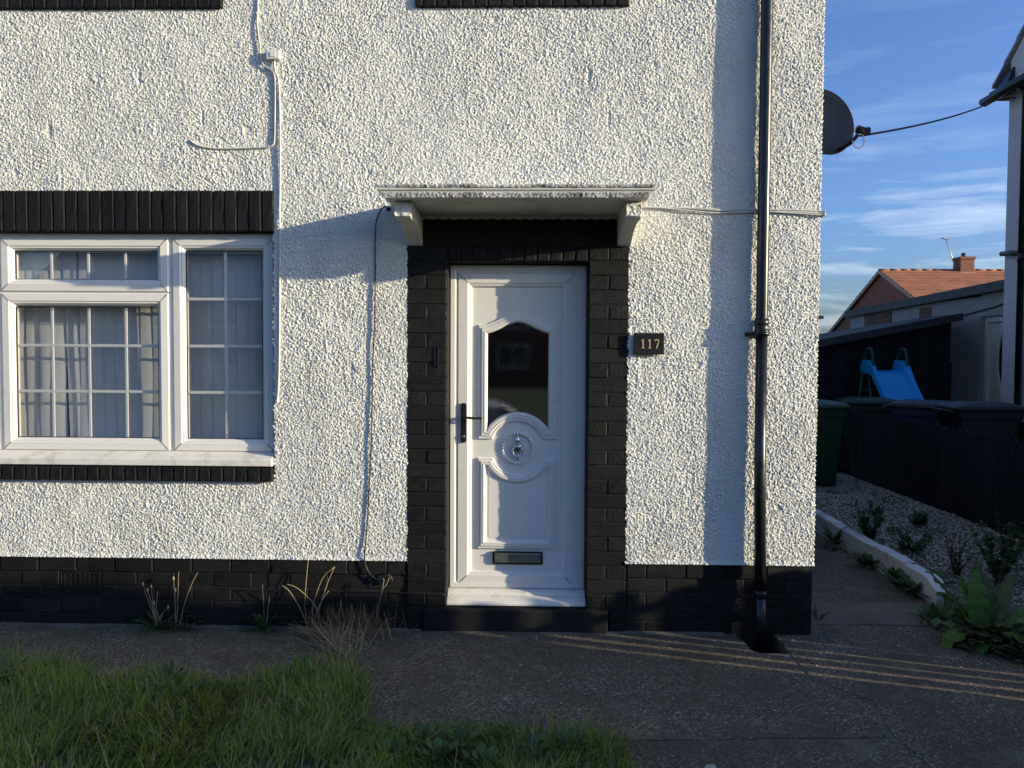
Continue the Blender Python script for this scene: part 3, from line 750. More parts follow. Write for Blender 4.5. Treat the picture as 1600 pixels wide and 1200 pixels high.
# remove duplicated last corner order: path runs ccw (bottom-left, arc, bottom-right, up and over)
MOULD = [(0, 0), (.003, .012), (.011, .015), (.013, .012), (.019, .012), (.021, .018), (.030, .020), (.032, .016), (.038, .016), (.040, .021), (.049, .020), (.058, .008), (.060, -.004)]
glass_poly = offset_poly(upper, .060)
def holed_panel(name, mat, outer, holes, y):
    bm = bmesh.new()
    loops = []
    for P_ in [outer] + holes:
        vs = [bm.verts.new((x, y, z)) for x, z in P_]; es = [bm.edges.new((vs[i], vs[(i + 1) % len(vs)])) for i in range(len(vs))]; loops += es
    bmesh.ops.triangle_fill(bm, use_beauty=True, use_dissolve=False, edges=loops)
    bmesh.ops.recalc_face_normals(bm, faces=bm.faces)
    me = bpy.data.meshes.new(name); bm.to_mesh(me); bm.free(); me.materials.append(M[mat]); return me
link('door_panel', holed_panel('door_panel', 'upvc', rect(L0 + .084, L1 - .084, LB + .084, LT - .084), [offset_poly(upper, .030)], PY), door)
mb = MB(); sweep(upper, MOULD, PY, mb); mb.build('glass_moulding', 'upvc', door)
poly_plate('door_pane', 'door_glass', door, offset_poly(upper, .052), PY + .004, .004)
zt = 1.016; ab = math.degrees(math.asin((CZd - zt)/.165))
def lower_poly(d, n=22):
    a0, a1, zb0, ztp, r = xl + d, .162 - d, .446 + d, zt - d, .165 + d
    def corner(side, sgn):
        h2 = r*r - (CZd - ztp)**2; xc = CXd + sgn*math.sqrt(max(h2, 0))
        if (sgn < 0 and xc > a0) or (sgn > 0 and xc < a1): return (side, ztp), math.atan2(ztp - CZd, xc - CXd)
        z = CZd - math.sqrt(r*r - (side - CXd)**2); return (side, z), math.atan2(z - CZd, side - CXd)
    cr_, ar = corner(a1, 1); cl, al = corner(a0, -1); al = al if al < 0 else al - 2*math.pi
    return [(a0, zb0), (a1, zb0), cr_] + [(CXd + r*math.cos(ar + (al - ar)*k/n), CZd + r*math.sin(ar + (al - ar)*k/n)) for k in range(n + 1)] + [cl]
lower = [(xl, .446), (.162, .446), (.162, zt)] + arc(.165, -ab, -180 + ab, 22) + [(xl, zt)]
mb = MB(); sweep(lower_poly, [(o * .85, h) for o, h in MOULD[:-1]] + [(.054, .003), (.066, .001), (.070, .004)], PY, mb)
mb.add([(x, PY - .004, z) for x, z in lower_poly(.070)], [tuple(range(len(lower)))])
mb.build('panel_moulding', 'upvc', door)
mb = MB(); V = []; nt_, np_ = 170, 10
for i in range(nt_):
    th = 2*math.pi*i/nt_
    for j in range(np_):
        ph = 2*math.pi*j/np_; rm = .0105*(1 + .22*math.cos(30*th + ph)); rr_ = .093 + rm*math.cos(ph)
        V.append((CXd + rr_*math.cos(th), PY - .002 - rm*math.sin(ph)*1.1, CZd + rr_*math.sin(th)))
mb.add(V, [(i*np_ + j, ((i + 1) % nt_)*np_ + j, ((i + 1) % nt_)*np_ + (j + 1) % np_, i*np_ + (j + 1) % np_) for i in range(nt_) for j in range(np_)], 0, True)
mb.build('rope_ring', 'upvc', door)
mb = MB()      # urn knocker
mb.lathe([(.0, .086), (.006, .083), (.008, .076), (.004, .070), (.009, .062), (.013, .05), (.012, .04), (.006, .032), (.010, .026), (.024, .022), (.027, .014), (.024, -.004), (.015, -.02), (.007, -.03)], (CXd, PY - .012, CZd), 'z', 16, 0, .55)
mb.tube([(CXd + .030*math.cos(R(a)), PY - .020, CZd - .008 + .042*math.sin(R(a))) for a in range(15, -196, -15)], .0052, 8)
mb.lathe([(.0, -.080), (.005, -.077), (.007, -.070), (.005, -.062), (.009, -.055), (.012, -.048), (.008, -.042), (.004, -.036)], (CXd, PY - .016, CZd), 'z', 14)
mb.build('knocker', 'chrome', door)
lp = part('letter_plate', 'dark_metal', door, (-.231, .081, DY + .006, PY, .350, .431), bevel=.004)
mb = MB(); mb.box(-.219, .069, DY - .001, DY + .008, .364, .420); mb.tube([(-.219, DY - .002, .419), (.069, DY - .002, .419)], .006, 8); mb.build('letter_flap', 'flap_metal', door, bevel=.003)
mb = MB(); mb.prism([(-.413 + .017*math.cos(R(a)), 1.342 + .016*math.sin(R(a))) for a in range(0, 181, 20)] + [(-.413 + .017*math.cos(R(a)), 1.126 + .016*math.sin(R(a))) for a in range(180, 361, 20)], 'y', DY - .012, DY - .0025)
mb.lathe([(.010, 0), (.010, -.006), (.004, -.007)], (-.413, DY - .012, 1.15), 'y', 14, 1)
mb.build('handle_plate', ['dark_metal', 'chrome'], door, bevel=.003)
mb = MB(); mb.tube([(-.413, DY - .01, 1.268), (-.413, DY - .045, 1.268)], .010, 10); mb.tube(smooth_path([(-.416, DY - .048, 1.268), (-.39, DY - .052, 1.270), (-.34, DY - .050, 1.266), (-.298, DY - .046, 1.268)]), [.010]*6 + [.008]*6 + [.0075]*7, 10)
mb.build('handle_lever', 'dark_metal', door)
mb = MB(); mb.prism([(.20, .206), (.112, .200), (.095, .190), (.088, .176), (.060, .168), (.030, .152), (.022, .140), (.022, .128), (.20, .128)], 'x', DX0 - .004, DX1 + .002)
mb.build('threshold', 'upvc_sill', door, bevel=.002)
# old bell push on the left pier
mb = MB(); mb.box(-.580, -.574, -.015, -.003, 1.585, 1.695); mb.box(-.560, -.554, -.015, -.003, 1.575, 1.70); mb.box(-.574, -.559, -.012, -.003, 1.585, 1.60); mb.build('bell_bracket', 'black_brick', house, bevel=.002)

# ---- canopy over the door
can = empty('door_canopy'); can.parent = house
def ringc(xa, xb, p, z): return [(xa, .012, z), (xa, -p, z), (xb, -p, z), (xb, .012, z)]
mb = MB(); rings = [ringc(-.772, .610, .528, 2.481), ringc(-.782, .617, .534, 2.490), ringc(-.800, .633, .540, 2.512), ringc(-.800, .633, .540, 2.5125), ringc(-.815, .645, .548, 2.520), ringc(-.822, .650, .550, 2.541), ringc(-.815, .645, .545, 2.546)]
V = [v for r_ in rings for v in r_]; F = [(0, 1, 2, 3)] + [(4*i + k, 4*i + k + 1, 4*i + k + 5, 4*i + k + 4) for i in range(len(rings) - 1) for k in range(3)]
t0 = 4*(len(rings) - 1); F += [(t0 + 3, t0 + 2, t0 + 1, t0)]
mb.add(V, F); mb.build('canopy_slab', 'smooth_white', can)
# roughcast front edge in steps
xs = np.arange(-.815, .646, .0046); zs = np.arange(2.481, 2.549, .0042)
X, Z = np.meshgrid(xs, zs); T = (Z - 2.481)/.066
prof_x = np.interp(T, [0, .45, .5, .72, .78, 1], [0, .016, .012, .026, .032, .04])
prof_y = np.interp(T, [0, .40, .46, .68, .74, .95, 1], [.532, .538, .530, .537, .550, .552, .545])
Hc = dash_height(X, Z, 9, .0055)
xm = (-.815 + .646)/2
Xn = xm + (X - xm)*(1 - (.04 - prof_x)/.73)
P = np.stack([Xn, -prof_y - Hc + .001, Z], -1)
link('canopy_roughcast', grid_mesh('canopy_roughcast', P, np.ones((P.shape[0] - 1, P.shape[1] - 1), bool), 'grimy_dash'), can)
for bx0, bx1 in ((-.742, -.650), (.505, .588)):
    mb = MB()
    pr = [(.012, 2.480), (-.440, 2.480), (-.445, 2.470), (-.445, 2.398), (-.432, 2.390), (-.405, 2.386), (-.33, 2.392), (-.25, 2.386), (-.17, 2.368), (-.10, 2.342), (-.05, 2.318), (-.025, 2.303), (.012, 2.300)]
    mb.prism(pr, 'x', bx0, bx1); br = mb.build('bracket', 'smooth_white', can, bevel=.005)
    xs = np.arange(bx0 + .001, bx1, .0046); zs = np.arange(2.400, 2.472, .0046); X, Z = np.meshgrid(xs, zs)
    P = np.stack([X, -.4445 - dash_height(X, Z, 21, .0055), Z], -1)
    link('bracket_roughcast', grid_mesh('bracket_roughcast', P, np.ones((P.shape[0] - 1, P.shape[1] - 1), bool), 'white_dash'), br)

# ---- downpipe and gully
dp = empty('downpipe'); dp.parent = house
pp = lambda z: (1.354 + .0*z, -.078, z)
mb = MB(); mb.tube([(1.352, -.052, 5.1), (1.350, -.053, 3.7), (1.350, -.057, 1.84), (1.350, -.057, 1.78)], .0345, 20); mb.build('pipe', 'black_plastic', dp)
mb = MB(); mb.tube([(1.350, -.059, 1.80), (1.354, -.062, .9), (1.367, -.066, .262)], .0335, 20); mb.tube([(1.367, -.066, .262), (1.377, -.074, -.075)], .0325, 20); mb.build('lower_pipe', 'black_plastic', dp)
mb = MB(); mb.lathe([(.0345, .075), (.041, .075), (.0415, .045), (.039, .040), (.039, .01), (.0425, .006), (.0425, -.02), (.036, -.026), (.0345, -.03)], (1.350, -.058, 1.80), 'z', 22); mb.build('pipe_socket', 'black_plastic', dp)
mb = MB(); mb.tube([(1.27, -.015, 1.785), (1.318, -.055, 1.787)], .011, 8); mb.tube([(1.40, -.02, 1.785), (1.388, -.045, 1.787)], .011, 8)
mb.box(1.266, 1.405, -.03, -.006, 1.774, 1.797); mb.lathe([(.0435, .012), (.046, .012), (.046, -.012), (.0435, -.012)], (1.350, -.058, 1.787), 'z', 20); mb.build('pipe_clip', 'black_plastic', dp)
mb = MB(); mb.lathe([(.0335, .012), (.0385, .012), (.0385, -.03), (.0335, -.03)], (1.367, -.066, .262), 'z', 20); mb.build('pipe_collar', 'black_plastic', dp)
mb = MB(); mb.box(1.20, 1.46, -.28, .02, -.135, -.128)
for k in range(5): mb.box(1.24 + k*.04, 1.255 + k*.04, -.22, -.04, -.127, -.117)
gl_ = mb.build('gully_drain', 'black_board', house)
# ---- cables and junction box on the wall
part('junction_box', 'plastic_white', house, (-1.573, -1.494, -.040, -.008, 3.392, 3.446), bevel=.004)
part('junction_lid', 'plastic_white', house, (-1.551, -1.516, -.0435, -.0405, 3.404, 3.434), bevel=.002)
cw = .0042
wire('cable', 'cable_white', house, [(-1.630, -.014, 4.1), (-1.628, -.014, 3.75), (-1.632, -.015, 3.60), (-1.617, -.015, 3.48), (-1.615, -.016, 3.42), (-1.600, -.018, 3.37), (-1.565, -.018, 3.345), (-1.542, -.018, 3.33)], cw)
wire('cable', 'cable_white', house, [(-1.541, -.020, 3.395), (-1.540, -.018, 3.33), (-1.529, -.016, 3.27), (-1.531, -.015, 3.05), (-1.534, -.015, 2.93), (-1.545, -.016, 2.895), (-1.58, -.015, 2.885), (-1.72, -.014, 2.878), (-1.88, -.014, 2.876), (-1.97, -.015, 2.888), (-2.02, -.016, 2.908), (-2.04, -.012, 2.925), (-2.042, .004, 2.928)], cw)
wire('cable', 'cable_white', house, [(-1.530, -.020, 3.395), (-1.527, -.018, 3.33), (-1.505, -.016, 3.25), (-1.500, -.016, 2.9), (-1.505, -.016, 2.5), (-1.507, -.015, 2.2), (-1.512, -.015, 1.7), (-1.520, -.014, 1.45), (-1.532, -.008, 1.36)], .0060)
wire('cable', 'cable_black', house, [(-.835, -.10, 2.505), (-.855, -.09, 2.52), (-.885, -.07, 2.505), (-.915, -.04, 2.46), (-.930, -.024, 2.40), (-.932, -.018, 2.30), (-.934, -.016, 1.9), (-.947, -.016, 1.6), (-.955, -.017, 1.2), (-.968, -.016, .9), (-.985, -.016, .60), (-.998, -.020, .45), (-.992, -.020, .38), (-.96, -.020, .32), (-.91, -.022, .287), (-.875, -.022, .30)], .0042)
mb = MB(); mb.lathe([(.004, 0), (.013, .004), (.014, .03), (.006, .034)], (-.835, -.13, 2.50), 'y', 10); mb.build('cable_gland', 'cable_black', house)
wire('cable', 'cable_black', house, [(-.86, -.012, .33), (-.835, -.03, .315), (-.845, -.036, .29), (-.875, -.032, .285), (-.885, -.03, .31), (-.855, -.034, .325), (-.83, -.028, .30), (-.84, -.03, .275), (-.87, -.012, .27)], .005)
for dz, dy, sw in ((0, 0, 0), (-.010, .002, .004), (-.018, -.003, -.003)):
    wire('cable', 'cable_white', house, [(.62, -.02 + dy, 2.532 + dz*.1), (.75, -.018 + dy, 2.530 + dz*.2), (.95, -.017 + dy, 2.525 + dz*.8 + sw), (1.12, -.018, 2.517 + dz + sw), (1.36, -.020 + dy, 2.516 + dz*.8 - sw), (1.52, -.018, 2.515 + dz), (1.69, -.018 + dy, 2.508 + dz*1.3), (CX + .012, .0 + dy, 2.506 + dz*1.2), (CX + .010, .25, 2.506 + dz)], .0046)
wire('cable', 'cable_black', house, [(-1.9, .0, .222), (-1.75, -.002, .214), (-1.5, -.002, .212), (-1.2, -.002, .212), (-.9, -.002, .210), (-.75, -.006, .208), (-.70, -.018, .206), (-.60, -.018, .205), (-.515, -.018, .204)], .0028)

# ---- number plate
num = empty('house_number_plate', (.698, -.014, 1.726), 0, 'small black house number plate reading 117 right of the door', 'number plate')
part('plate', 'number_slate', num, (-.0895, .0895, -.022, -.008, -.064, .064), bevel=.003)
part('mount', 'dark_seal', num, (-.06, .06, -.0075, .004, -.04, .04))
def serif_digit(name, ch, cx):
    cu = bpy.data.curves.new(name, 'FONT'); cu.body = ch
    return cu
def stroke(mb, pts): mb.prism(pts, 'y', -.0242, -.0222)
for i, (ch_, cx_) in enumerate((('1', -.036), ('1', .004), ('7', .046))):
    mb = MB()
    if ch_ == '1':
        stroke(mb, rect(cx_ - .0035, cx_ + .0035, -.024, .026)); stroke(mb, rect(cx_ - .0105, cx_ + .0105, -.0275, -.0242)); stroke(mb, [(cx_ - .0105, .0165), (cx_ - .0036, .0175), (cx_ - .0036, .0262), (cx_ - .0105, .0195)])
    else:
        stroke(mb, rect(cx_ - .0135, cx_ + .0135, .0195, .0262)); stroke(mb, [(cx_ - .007, -.0275), (cx_ + .0015, -.0275), (cx_ + .0135, .0192), (cx_ + .0085, .0192)]); stroke(mb, rect(cx_ - .0135, cx_ - .0105, .0125, .0193))
    mb.build('digit', 'brass_digit', num)

# ================================================================== satellite dish on the side wall
dish = empty('satellite_dish', (CX, 1.0, 3.20), 0, 'charcoal satellite dish sticking out past the house corner', 'satellite dish')
dc = Vector((2.085 - CX, 0, .132)); nd = Vector((.30, -.94, .14)).normalized()
ux = nd.cross(Vector((0, 0, 1))).normalized(); uz = ux.cross(nd).normalized()
mb = MB(); V = []; nr, na = 8, 40
for i in range(nr + 1):
    r_ = i/nr
    for k in range(na):
        th = 2*math.pi*k/na; V.append(tuple(dc + ux*(.245*r_*math.cos(th)) + uz*(.240*r_*math.sin(th)) + nd*(.05*r_*r_ - .05)))
F = [(i*na + k, i*na + (k + 1) % na, (i + 1)*na + (k + 1) % na, (i + 1)*na + k) for i in range(nr) for k in range(na)]
mb.add(V, F, 0, True)
simple('dish_paint', (.026, .027, .042), .6, .15, 20, 260, .3, .002); simple('dish_rim', (.02, .02, .022), .5, .1)
d_ = mb.build('reflector', 'dish_paint', dish)
sol = d_.modifiers.new('thick', 'SOLIDIFY'); sol.thickness = .006
mb = MB(); mb.tube([dc + ux*(.245*math.cos(2*math.pi*k/na)) + uz*(.240*math.sin(2*math.pi*k/na)) for k in range(na + 1)], .005, 6, cap=False); mb.build('rim', 'dish_rim', dish)
lnb = Vector((2.245 - CX, -.26, -.005)); foot = dc - uz*.20 - ux*.10 + nd*-.01
mb = MB(); mb.tube([foot - nd*.02, foot + (lnb - foot)*.5 + Vector((0, 0, -.022)), lnb + Vector((-.03, .01, -.03))], .013, 8); mb.build('arm', 'dark_metal', dish)
mb = MB(); ax = (dc - lnb).normalized()
mb.tube([lnb + ax*.045, lnb + ax*.035], .030, 14, 1); mb.tube([lnb + ax*.035, lnb - ax*.01, lnb - ax*.05], [.026, .024, .022], 12); mb.tube([lnb - ax*.02, lnb - ax*.02 + Vector((.03, 0, .01))], .02, 10); mb.build('receiver', ['black_plastic', 'plastic_white'], dish)
wire('receiver_cable', 'cable_white', dish, [lnb + Vector((.0, 0, -.02)), lnb + Vector((.012, 0, -.075)), lnb + Vector((-.01, 0, -.115)), lnb + Vector((-.045, .01, -.11)), lnb + Vector((-.06, .02, -.06))], .004)
mb = MB(); bk = dc - nd*.06; mb.tube([bk, bk - nd*.06, Vector((.06, .10, .02)), Vector((.06, .10, -.14))], .018, 8); mb.tube([Vector((.06, .10, -.02)), Vector((0, .10, -.02))], .015, 8); mb.box(-.004, .006, .02, .18, -.12, .08); mb.build('wall_bracket', 'dark_metal', dish)

# ================================================================== neighbour's side
NX = 6.5
nb = empty('neighbour_house', (0, 0, 0), 0, 'grey roughcast house at right edge with black gutter and downpipe', 'house')
mb = MB(); mb.prism([(-.9, -.1), (6.17, -.1), (6.17, 5.25), (6.15, 5.70), (3.0, 8.35), (-.9, 5.25)], 'x', NX, 14.5); mb.build('wall', 'pale_dash', nb)
part('wall_base', 'black_brick', nb, (NX - .012, NX - .001, -.9, 6.165, -.1, .82))
# roof slopes overhang the gable, tiles stepped along the verge
mb = MB(); ex = .05
y, z = 6.46, 5.47; k = 0
while y > 3.1:
    y2 = y - .262; z2 = z + .262*.875
    mb.hexa([(NX - ex, y2, z2 - .02), (14.7, y2, z2 - .02), (14.7, y + .04, z - .035), (NX - ex, y + .04, z - .035), (NX - ex, y2, z2 + .008), (14.7, y2, z2 + .008), (14.7, y + .04, z + .012), (NX - ex, y + .04, z + .012)])
    y, z = y2, z2
ro = mb.build('roof', 'slate_tile', nb)
mb = MB(); mb.hexa([(NX - ex, 3.0, 8.42), (14.7, 3.0, 8.42), (14.7, -1.3, 5.05), (NX - ex, -1.3, 5.05), (NX - ex, 3.0, 8.5), (14.7, 3.0, 8.5), (14.7, -1.3, 5.13), (NX - ex, -1.3, 5.13)]); mb.build('roof', 'slate_tile', nb)
part('soffit', 'black_gutter', nb, (NX - .20, NX - .002, 4.6, 6.30, 5.255, 5.315), (NX - .02, 14.5, 6.174, 6.42, 5.24, 5.40))
mb = MB(); mb.hexa([(NX - .12, 6.05, 5.32), (NX - .005, 6.05, 5.32), (NX - .005, 6.36, 5.32), (NX - .12, 6.36, 5.32), (NX - .03, 6.06, 5.58), (NX - .005, 6.06, 5.58), (NX - .005, 6.28, 5.44), (NX - .03, 6.28, 5.44)]); mb.build('box_end', 'black_gutter', nb)
mb = MB(); mb.tube([(NX - .20, 4.2, 5.235), (NX - .20, 6.0, 5.235), (NX - .20, 6.40, 5.215), (NX - .20, 6.46, 5.24)], [.062, .062, .062, .05], 12); mb.build('gutter', 'black_gutter', nb)
mb = MB(); mb.tube([(NX - .16, 5.72, 5.20), (NX - .065, 5.72, 5.10), (NX - .055, 5.72, .2)], .040, 12); mb.build('downpipe', 'black_gutter', nb)
mb = MB(); mb.tube([(NX - .055, 5.72, 3.02), (NX - .05, 5.95, 3.07), (NX - .03, 6.20, 3.09)], .033, 10); mb.lathe([(.04, -.06), (.052, -.06), (.052, .06), (.04, .06)], (NX - .055, 5.72, 2.98), 'z', 14); mb.build('pipe_branch', 'black_gutter', nb)
# rear extension with back door
EX = 6.9
ext = part('extension_wall', 'grey_dash', nb, (EX, 10.5, 6.171, 6.38, -.1, 2.70), (EX, 10.5, 7.39, 12.2, -.1, 2.60), (EX, 10.5, 6.38, 7.39, 2.29, 2.66), (EX + .3, 10.5, 6.38, 7.39, -.1, 2.289))
for yb0, yb1 in ((8.85, 9.25), (10.3, 11.5)): part('extension_brickwork', 'red_brick', nb, (EX - .012, EX - .002, yb0, yb1, 2.1, 2.53))
mb = MB(); mb.hexa([(EX - .10, 6.172, 2.66), (10.6, 6.172, 2.66), (10.6, 12.3, 2.52), (EX - .10, 12.3, 2.52), (EX - .10, 6.172, 2.80), (10.6, 6.172, 2.80), (10.6, 12.3, 2.655), (EX - .10, 12.3, 2.655)]); mb.build('extension_fascia', 'fascia_grey', nb)
part('extension_base', 'black_brick', nb, (EX - .010, EX - .001, 7.392, 9.0, -.1, .90))
bd = part('back_door', 'upvc', nb, (EX + .10, EX + .15, 6.45, 7.32, .1, 2.22))
part('door_frame', 'upvc', bd, (EX + .06, EX + .16, 7.31, 7.385, .1, 2.285), (EX + .06, EX + .16, 6.385, 6.46, .1, 2.285), (EX + .06, EX + .16, 6.46, 7.31, 2.20, 2.285))
mb = MB(); oc = (6.88, 1.62)
ov = [(oc[0] + .19*math.cos(2*math.pi*k/32), oc[1] + .46*math.sin(2*math.pi*k/32)) for k in range(32)]
mb.prism(ov, 'x', EX + .094, EX + .099); mb.build('oval_pane', 'far_glass', bd)
mb = MB(); mb.tube([(EX + .092, oc[0] + .205*math.cos(2*math.pi*k/32), oc[1] + .475*math.sin(2*math.pi*k/32)) for k in range(33)], .022, 8, cap=False); mb.build('oval_moulding', 'upvc', bd)
wire('wall_cable', 'cable_black', nb, [(EX - .01, 8.2, 2.30), (EX - .012, 7.6, 2.36), (EX - .012, 7.0, 2.42), (EX - .012, 6.8, 2.45), (EX - .012, 6.35, 2.44), (EX - .012, 6.30, 2.2), (EX - .012, 6.30, 1.4)], .012)

# lean-to shed
shed = empty('lean_to_shed', (0, 0, 0), 0, 'black boarded lean-to shed with sloping felt roof against the extension', 'shed')
mb = MB(); mb.hexa([(3.2, 7.05, 1.60), (6.42, 7.05, 2.23), (6.88, 9.0, 2.28), (3.2, 9.0, 1.69), (3.2, 7.05, 1.695), (6.42, 7.05, 2.322), (6.88, 9.0, 2.36), (3.2, 9.0, 1.77)]); mb.build('roof', 'roof_felt', shed)
mb = MB(); mb.hexa([(3.2, 7.02, 1.585), (6.43, 7.02, 2.215), (6.43, 7.046, 2.215), (3.2, 7.046, 1.585), (3.2, 7.02, 1.70), (6.43, 7.02, 2.327), (6.43, 7.046, 2.327), (3.2, 7.046, 1.70)]); mb.build('fascia_board', 'fascia_grey', shed)
x = 3.2
while x < 6.25:
    w = .142; zt_ = 1.585 + (x - 3.2)*.190
    mb = MB(); mb.hexa([(0, 0, -.1), (w - .006, 0, -.1), (w - .006, .022, -.1), (0, .022, -.1), (0, 0, zt_), (w - .006, 0, zt_ + w*.17), (w - .006, .022, zt_ + w*.17), (0, .022, zt_)])
    mb.build('board', 'black_board', shed, (x, 7.20 + random.uniform(-.003, .003), 0)); x += w
part('back_lining', 'black_board', shed, (3.2, 6.4, 7.24, 7.26, -.1, 1.60), (6.36, 6.38, 7.262, 8.9, -.1, 2.2))

# gravel bed, low painted kerb
slab('gravel_bed', [(2.80, .25), (4.9, -.3), (6.4, -.3), (6.4, 7.1), (2.80, 7.1)], 'dirt_strip', .055, .15)
mb = MB(); chips = MB()
for k in range(15000):
    t = random.random()**.8; y = .35 + 5.6*t; x = random.uniform(2.84, 4.34)
    if noise.noise((x*1.8, y*1.8, 2)) < -.42 and random.random() < .8: continue
    s = random.uniform(.0055, .0125)*(1 + .15*t); c = Vector((x, y, .058 + s*.5 + max(0, .02*noise.noise((x*3, y*3, 9)))))
    q = Matrix.Rotation(random.random()*6.28, 3, 'Z') @ Matrix.Rotation(random.uniform(-.6, .6), 3, 'X')
    pts = [c + q @ Vector(v)*s for v in ((1.1*random.uniform(.7, 1.2), 0, 0), (-1.1, random.uniform(-.3, .3), 0), (0, .9*random.uniform(.7, 1.2), 0), (0, -.9, random.uniform(-.2, .2)), (random.uniform(-.3, .3), 0, .75), (0, 0, -.6))]
    b = len(chips.v); chips.v += [tuple(p) for p in pts]
    for f in ((0, 2, 4), (2, 1, 4), (1, 3, 4), (3, 0, 4), (2, 0, 5), (1, 2, 5), (3, 1, 5), (0, 3, 5)): chips.f.append(tuple(i + b for i in f)); chips.mi.append(0); chips.sm.append(False)
go = chips.build('gravel', 'gravel_chip', recalc=False); tag(go, 'white stone chippings scattered over the bed beside the fence', 'gravel', kind='stuff')
kerb = empty('garden_kerb', (2.79, .6, 0), 0, 'low white painted concrete kerb edging the gravel bed', 'kerb')
ys = [.60, 1.05, 1.55, 2.35, 3.2, 4.1, 5.0, 6.0]
for i in range(len(ys) - 1):
    mb = MB(); a, b_ = ys[i] - .6, ys[i + 1] - .6 - .008; n_ = 8; V = []
    for k in range(n_ + 1):
        y = a + (b_ - a)*k/n_; dz = .006*noise.noise((y*4, 3, 1)); dx = .006*noise.noise((y*3, 9, 1)); ht = .145 + dz + (.01 if i % 2 else 0)
        if i == 0: ht -= .07*max(0, 1 - k/2.2)
        V += [(-.045 + dx, y, -.12), (-.045 + dx, y, ht - .008), (-.035 + dx, y, ht), (.045 + dx, y, ht - .002), (.052 + dx, y, ht - .01), (.052 + dx, y, -.12)]
    F = [(k*6 + j, k*6 + (j + 1) % 6, (k + 1)*6 + (j + 1) % 6, (k + 1)*6 + j) for k in range(n_) for j in range(6)] + [tuple(range(6)), tuple(n_*6 + j for j in range(5, -1, -1))]
    mb.add(V, F); mb.build('kerb_block', 'kerb_paint', kerb)

# picket fence along the boundary, then unseen gate and hedge that shape the sunlight
FX = 4.30
def picket_mesh(h, w, name='picket'):
    mb = MB(); mb.prism([(-w/2, 0), (w/2, 0), (w/2, h - .05), (w*.18, h - .005), (0, h), (-w*.18, h - .005), (-w/2, h - .05)], 'x', -.010, .010); return mb.mesh(name, 'black_board')
fence = empty('picket_fence', (FX, 3.2, 0), 0, 'black painted picket fence running along the gravel bed', 'fence')
pms = [picket_mesh(h, .124) for h in (.94, .95, .96)]
y = -.95 - 3.2; k = 0
while y < 6.9 - 3.2:
    o = link('picket', pms[k % 3], fence, (random.uniform(-.003, .003), y, 0), (random.uniform(-.01, .01), 0, 0)); y += .130; k += 1
part('rail', 'black_board', fence, (.012, .05, -4.2, 3.75, .22, .29), (.012, .05, -4.2, 3.75, .70, .77))
def rough_picket(h, w, seed):      # edges made wavy to break up the sun stripes through the gaps
    n_ = 22; zs_ = [(h - .05)*i/n_ for i in range(n_ + 1)]
    e_l = [-w/2 + .011*noise.noise((z*3.1, seed*7., 1.)) + .005*noise.noise((z*13, seed*3., 5.)) for z in zs_]
    e_r = [w/2 + .011*noise.noise((z*2.7, seed*5., 9.)) + .005*noise.noise((z*12, seed*4., 2.)) for z in zs_]
    mb = MB(); mb.prism(list(zip(e_l, zs_)) + [(-w*.18, h - .005), (0, h), (w*.18, h - .005)] + list(zip(e_r, zs_))[::-1], 'x', -.010, .010); return mb.mesh('picket', 'black_board')
gate = empty('stripe_gate', (FX, -1.35, 0), 0, 'unseen tall black picket gate with gaps shaped for the sun stripes', 'gate')
for k, yy in enumerate(np.arange(-.34, .37, .118)):
    link('picket', rough_picket(1.24 - .24*(yy + .30)/.6, .082, k), gate, (0, float(yy) + .02 + random.uniform(-.006, .006), 0), (random.uniform(-.007, .007), 0, 0))
part('rail', 'black_board', gate, (.012, .05, -.33, .38, .22, .27), (.012, .05, -.33, .38, .86, .91))

# clipped hedge added out of view, its top shaped to shade ground and plinth
hedge = empty('shade_hedge', (4.65, -3.6, 0), 0, 'unseen dense green hedge added along the side boundary for shade', 'hedge')
def hedge_top(y):     # y in world
    a = -y
    return np.interp(a, [1.5, 1.9, 2.2, 3.0, 6.0], [1.27, 1.46, 1.80, 1.96, 2.05])
mb = MB()
for k in range(15000):
    y = -1.58 - 4.3*random.random(); hgt = hedge_top(y) + .05*noise.noise((y*4, 0, 0)); u = random.random()
    x = 4.65 + .32*random.choice((-1, 1))*(1 - random.random()**3*.7); z = hgt*random.random()
    if u < .35: x = 4.65 + random.uniform(-.32, .32); z = hgt - random.random()*.06
    s = random.uniform(.03, .055); q = Matrix.Rotation(random.random()*6.28, 3, 'Z') @ Matrix.Rotation(random.uniform(-1.2, 1.2), 3, 'X')
    c = Vector((x - 4.65, y + 3.6, z))
    mb.add([c + q @ Vector(v)*s for v in ((-.4, 0, 0), (0, -.9, 0), (.4, 0, 0), (0, .9, .1))], [(0, 1, 2, 3)])
mb.build('foliage', 'hedge_leaf', hedge, recalc=False)
mb = MB(); yy = np.linspace(-1.62, -5.85, 12); V = []
for y in yy:
    h_ = float(hedge_top(y)) - .05
    V += [(-.27, y + 3.6, .1), (.27, y + 3.6, .1), (.24, y + 3.6, h_), (-.24, y + 3.6, h_)]
mb.add(V, [(4*i + j, 4*i + (j + 1) % 4, 4*i + 4 + (j + 1) % 4, 4*i + 4 + j) for i in range(11) for j in range(4)] + [(0, 1, 2, 3), (47, 46, 45, 44)])
mb.build('inner_growth', 'hedge_leaf', hedge)

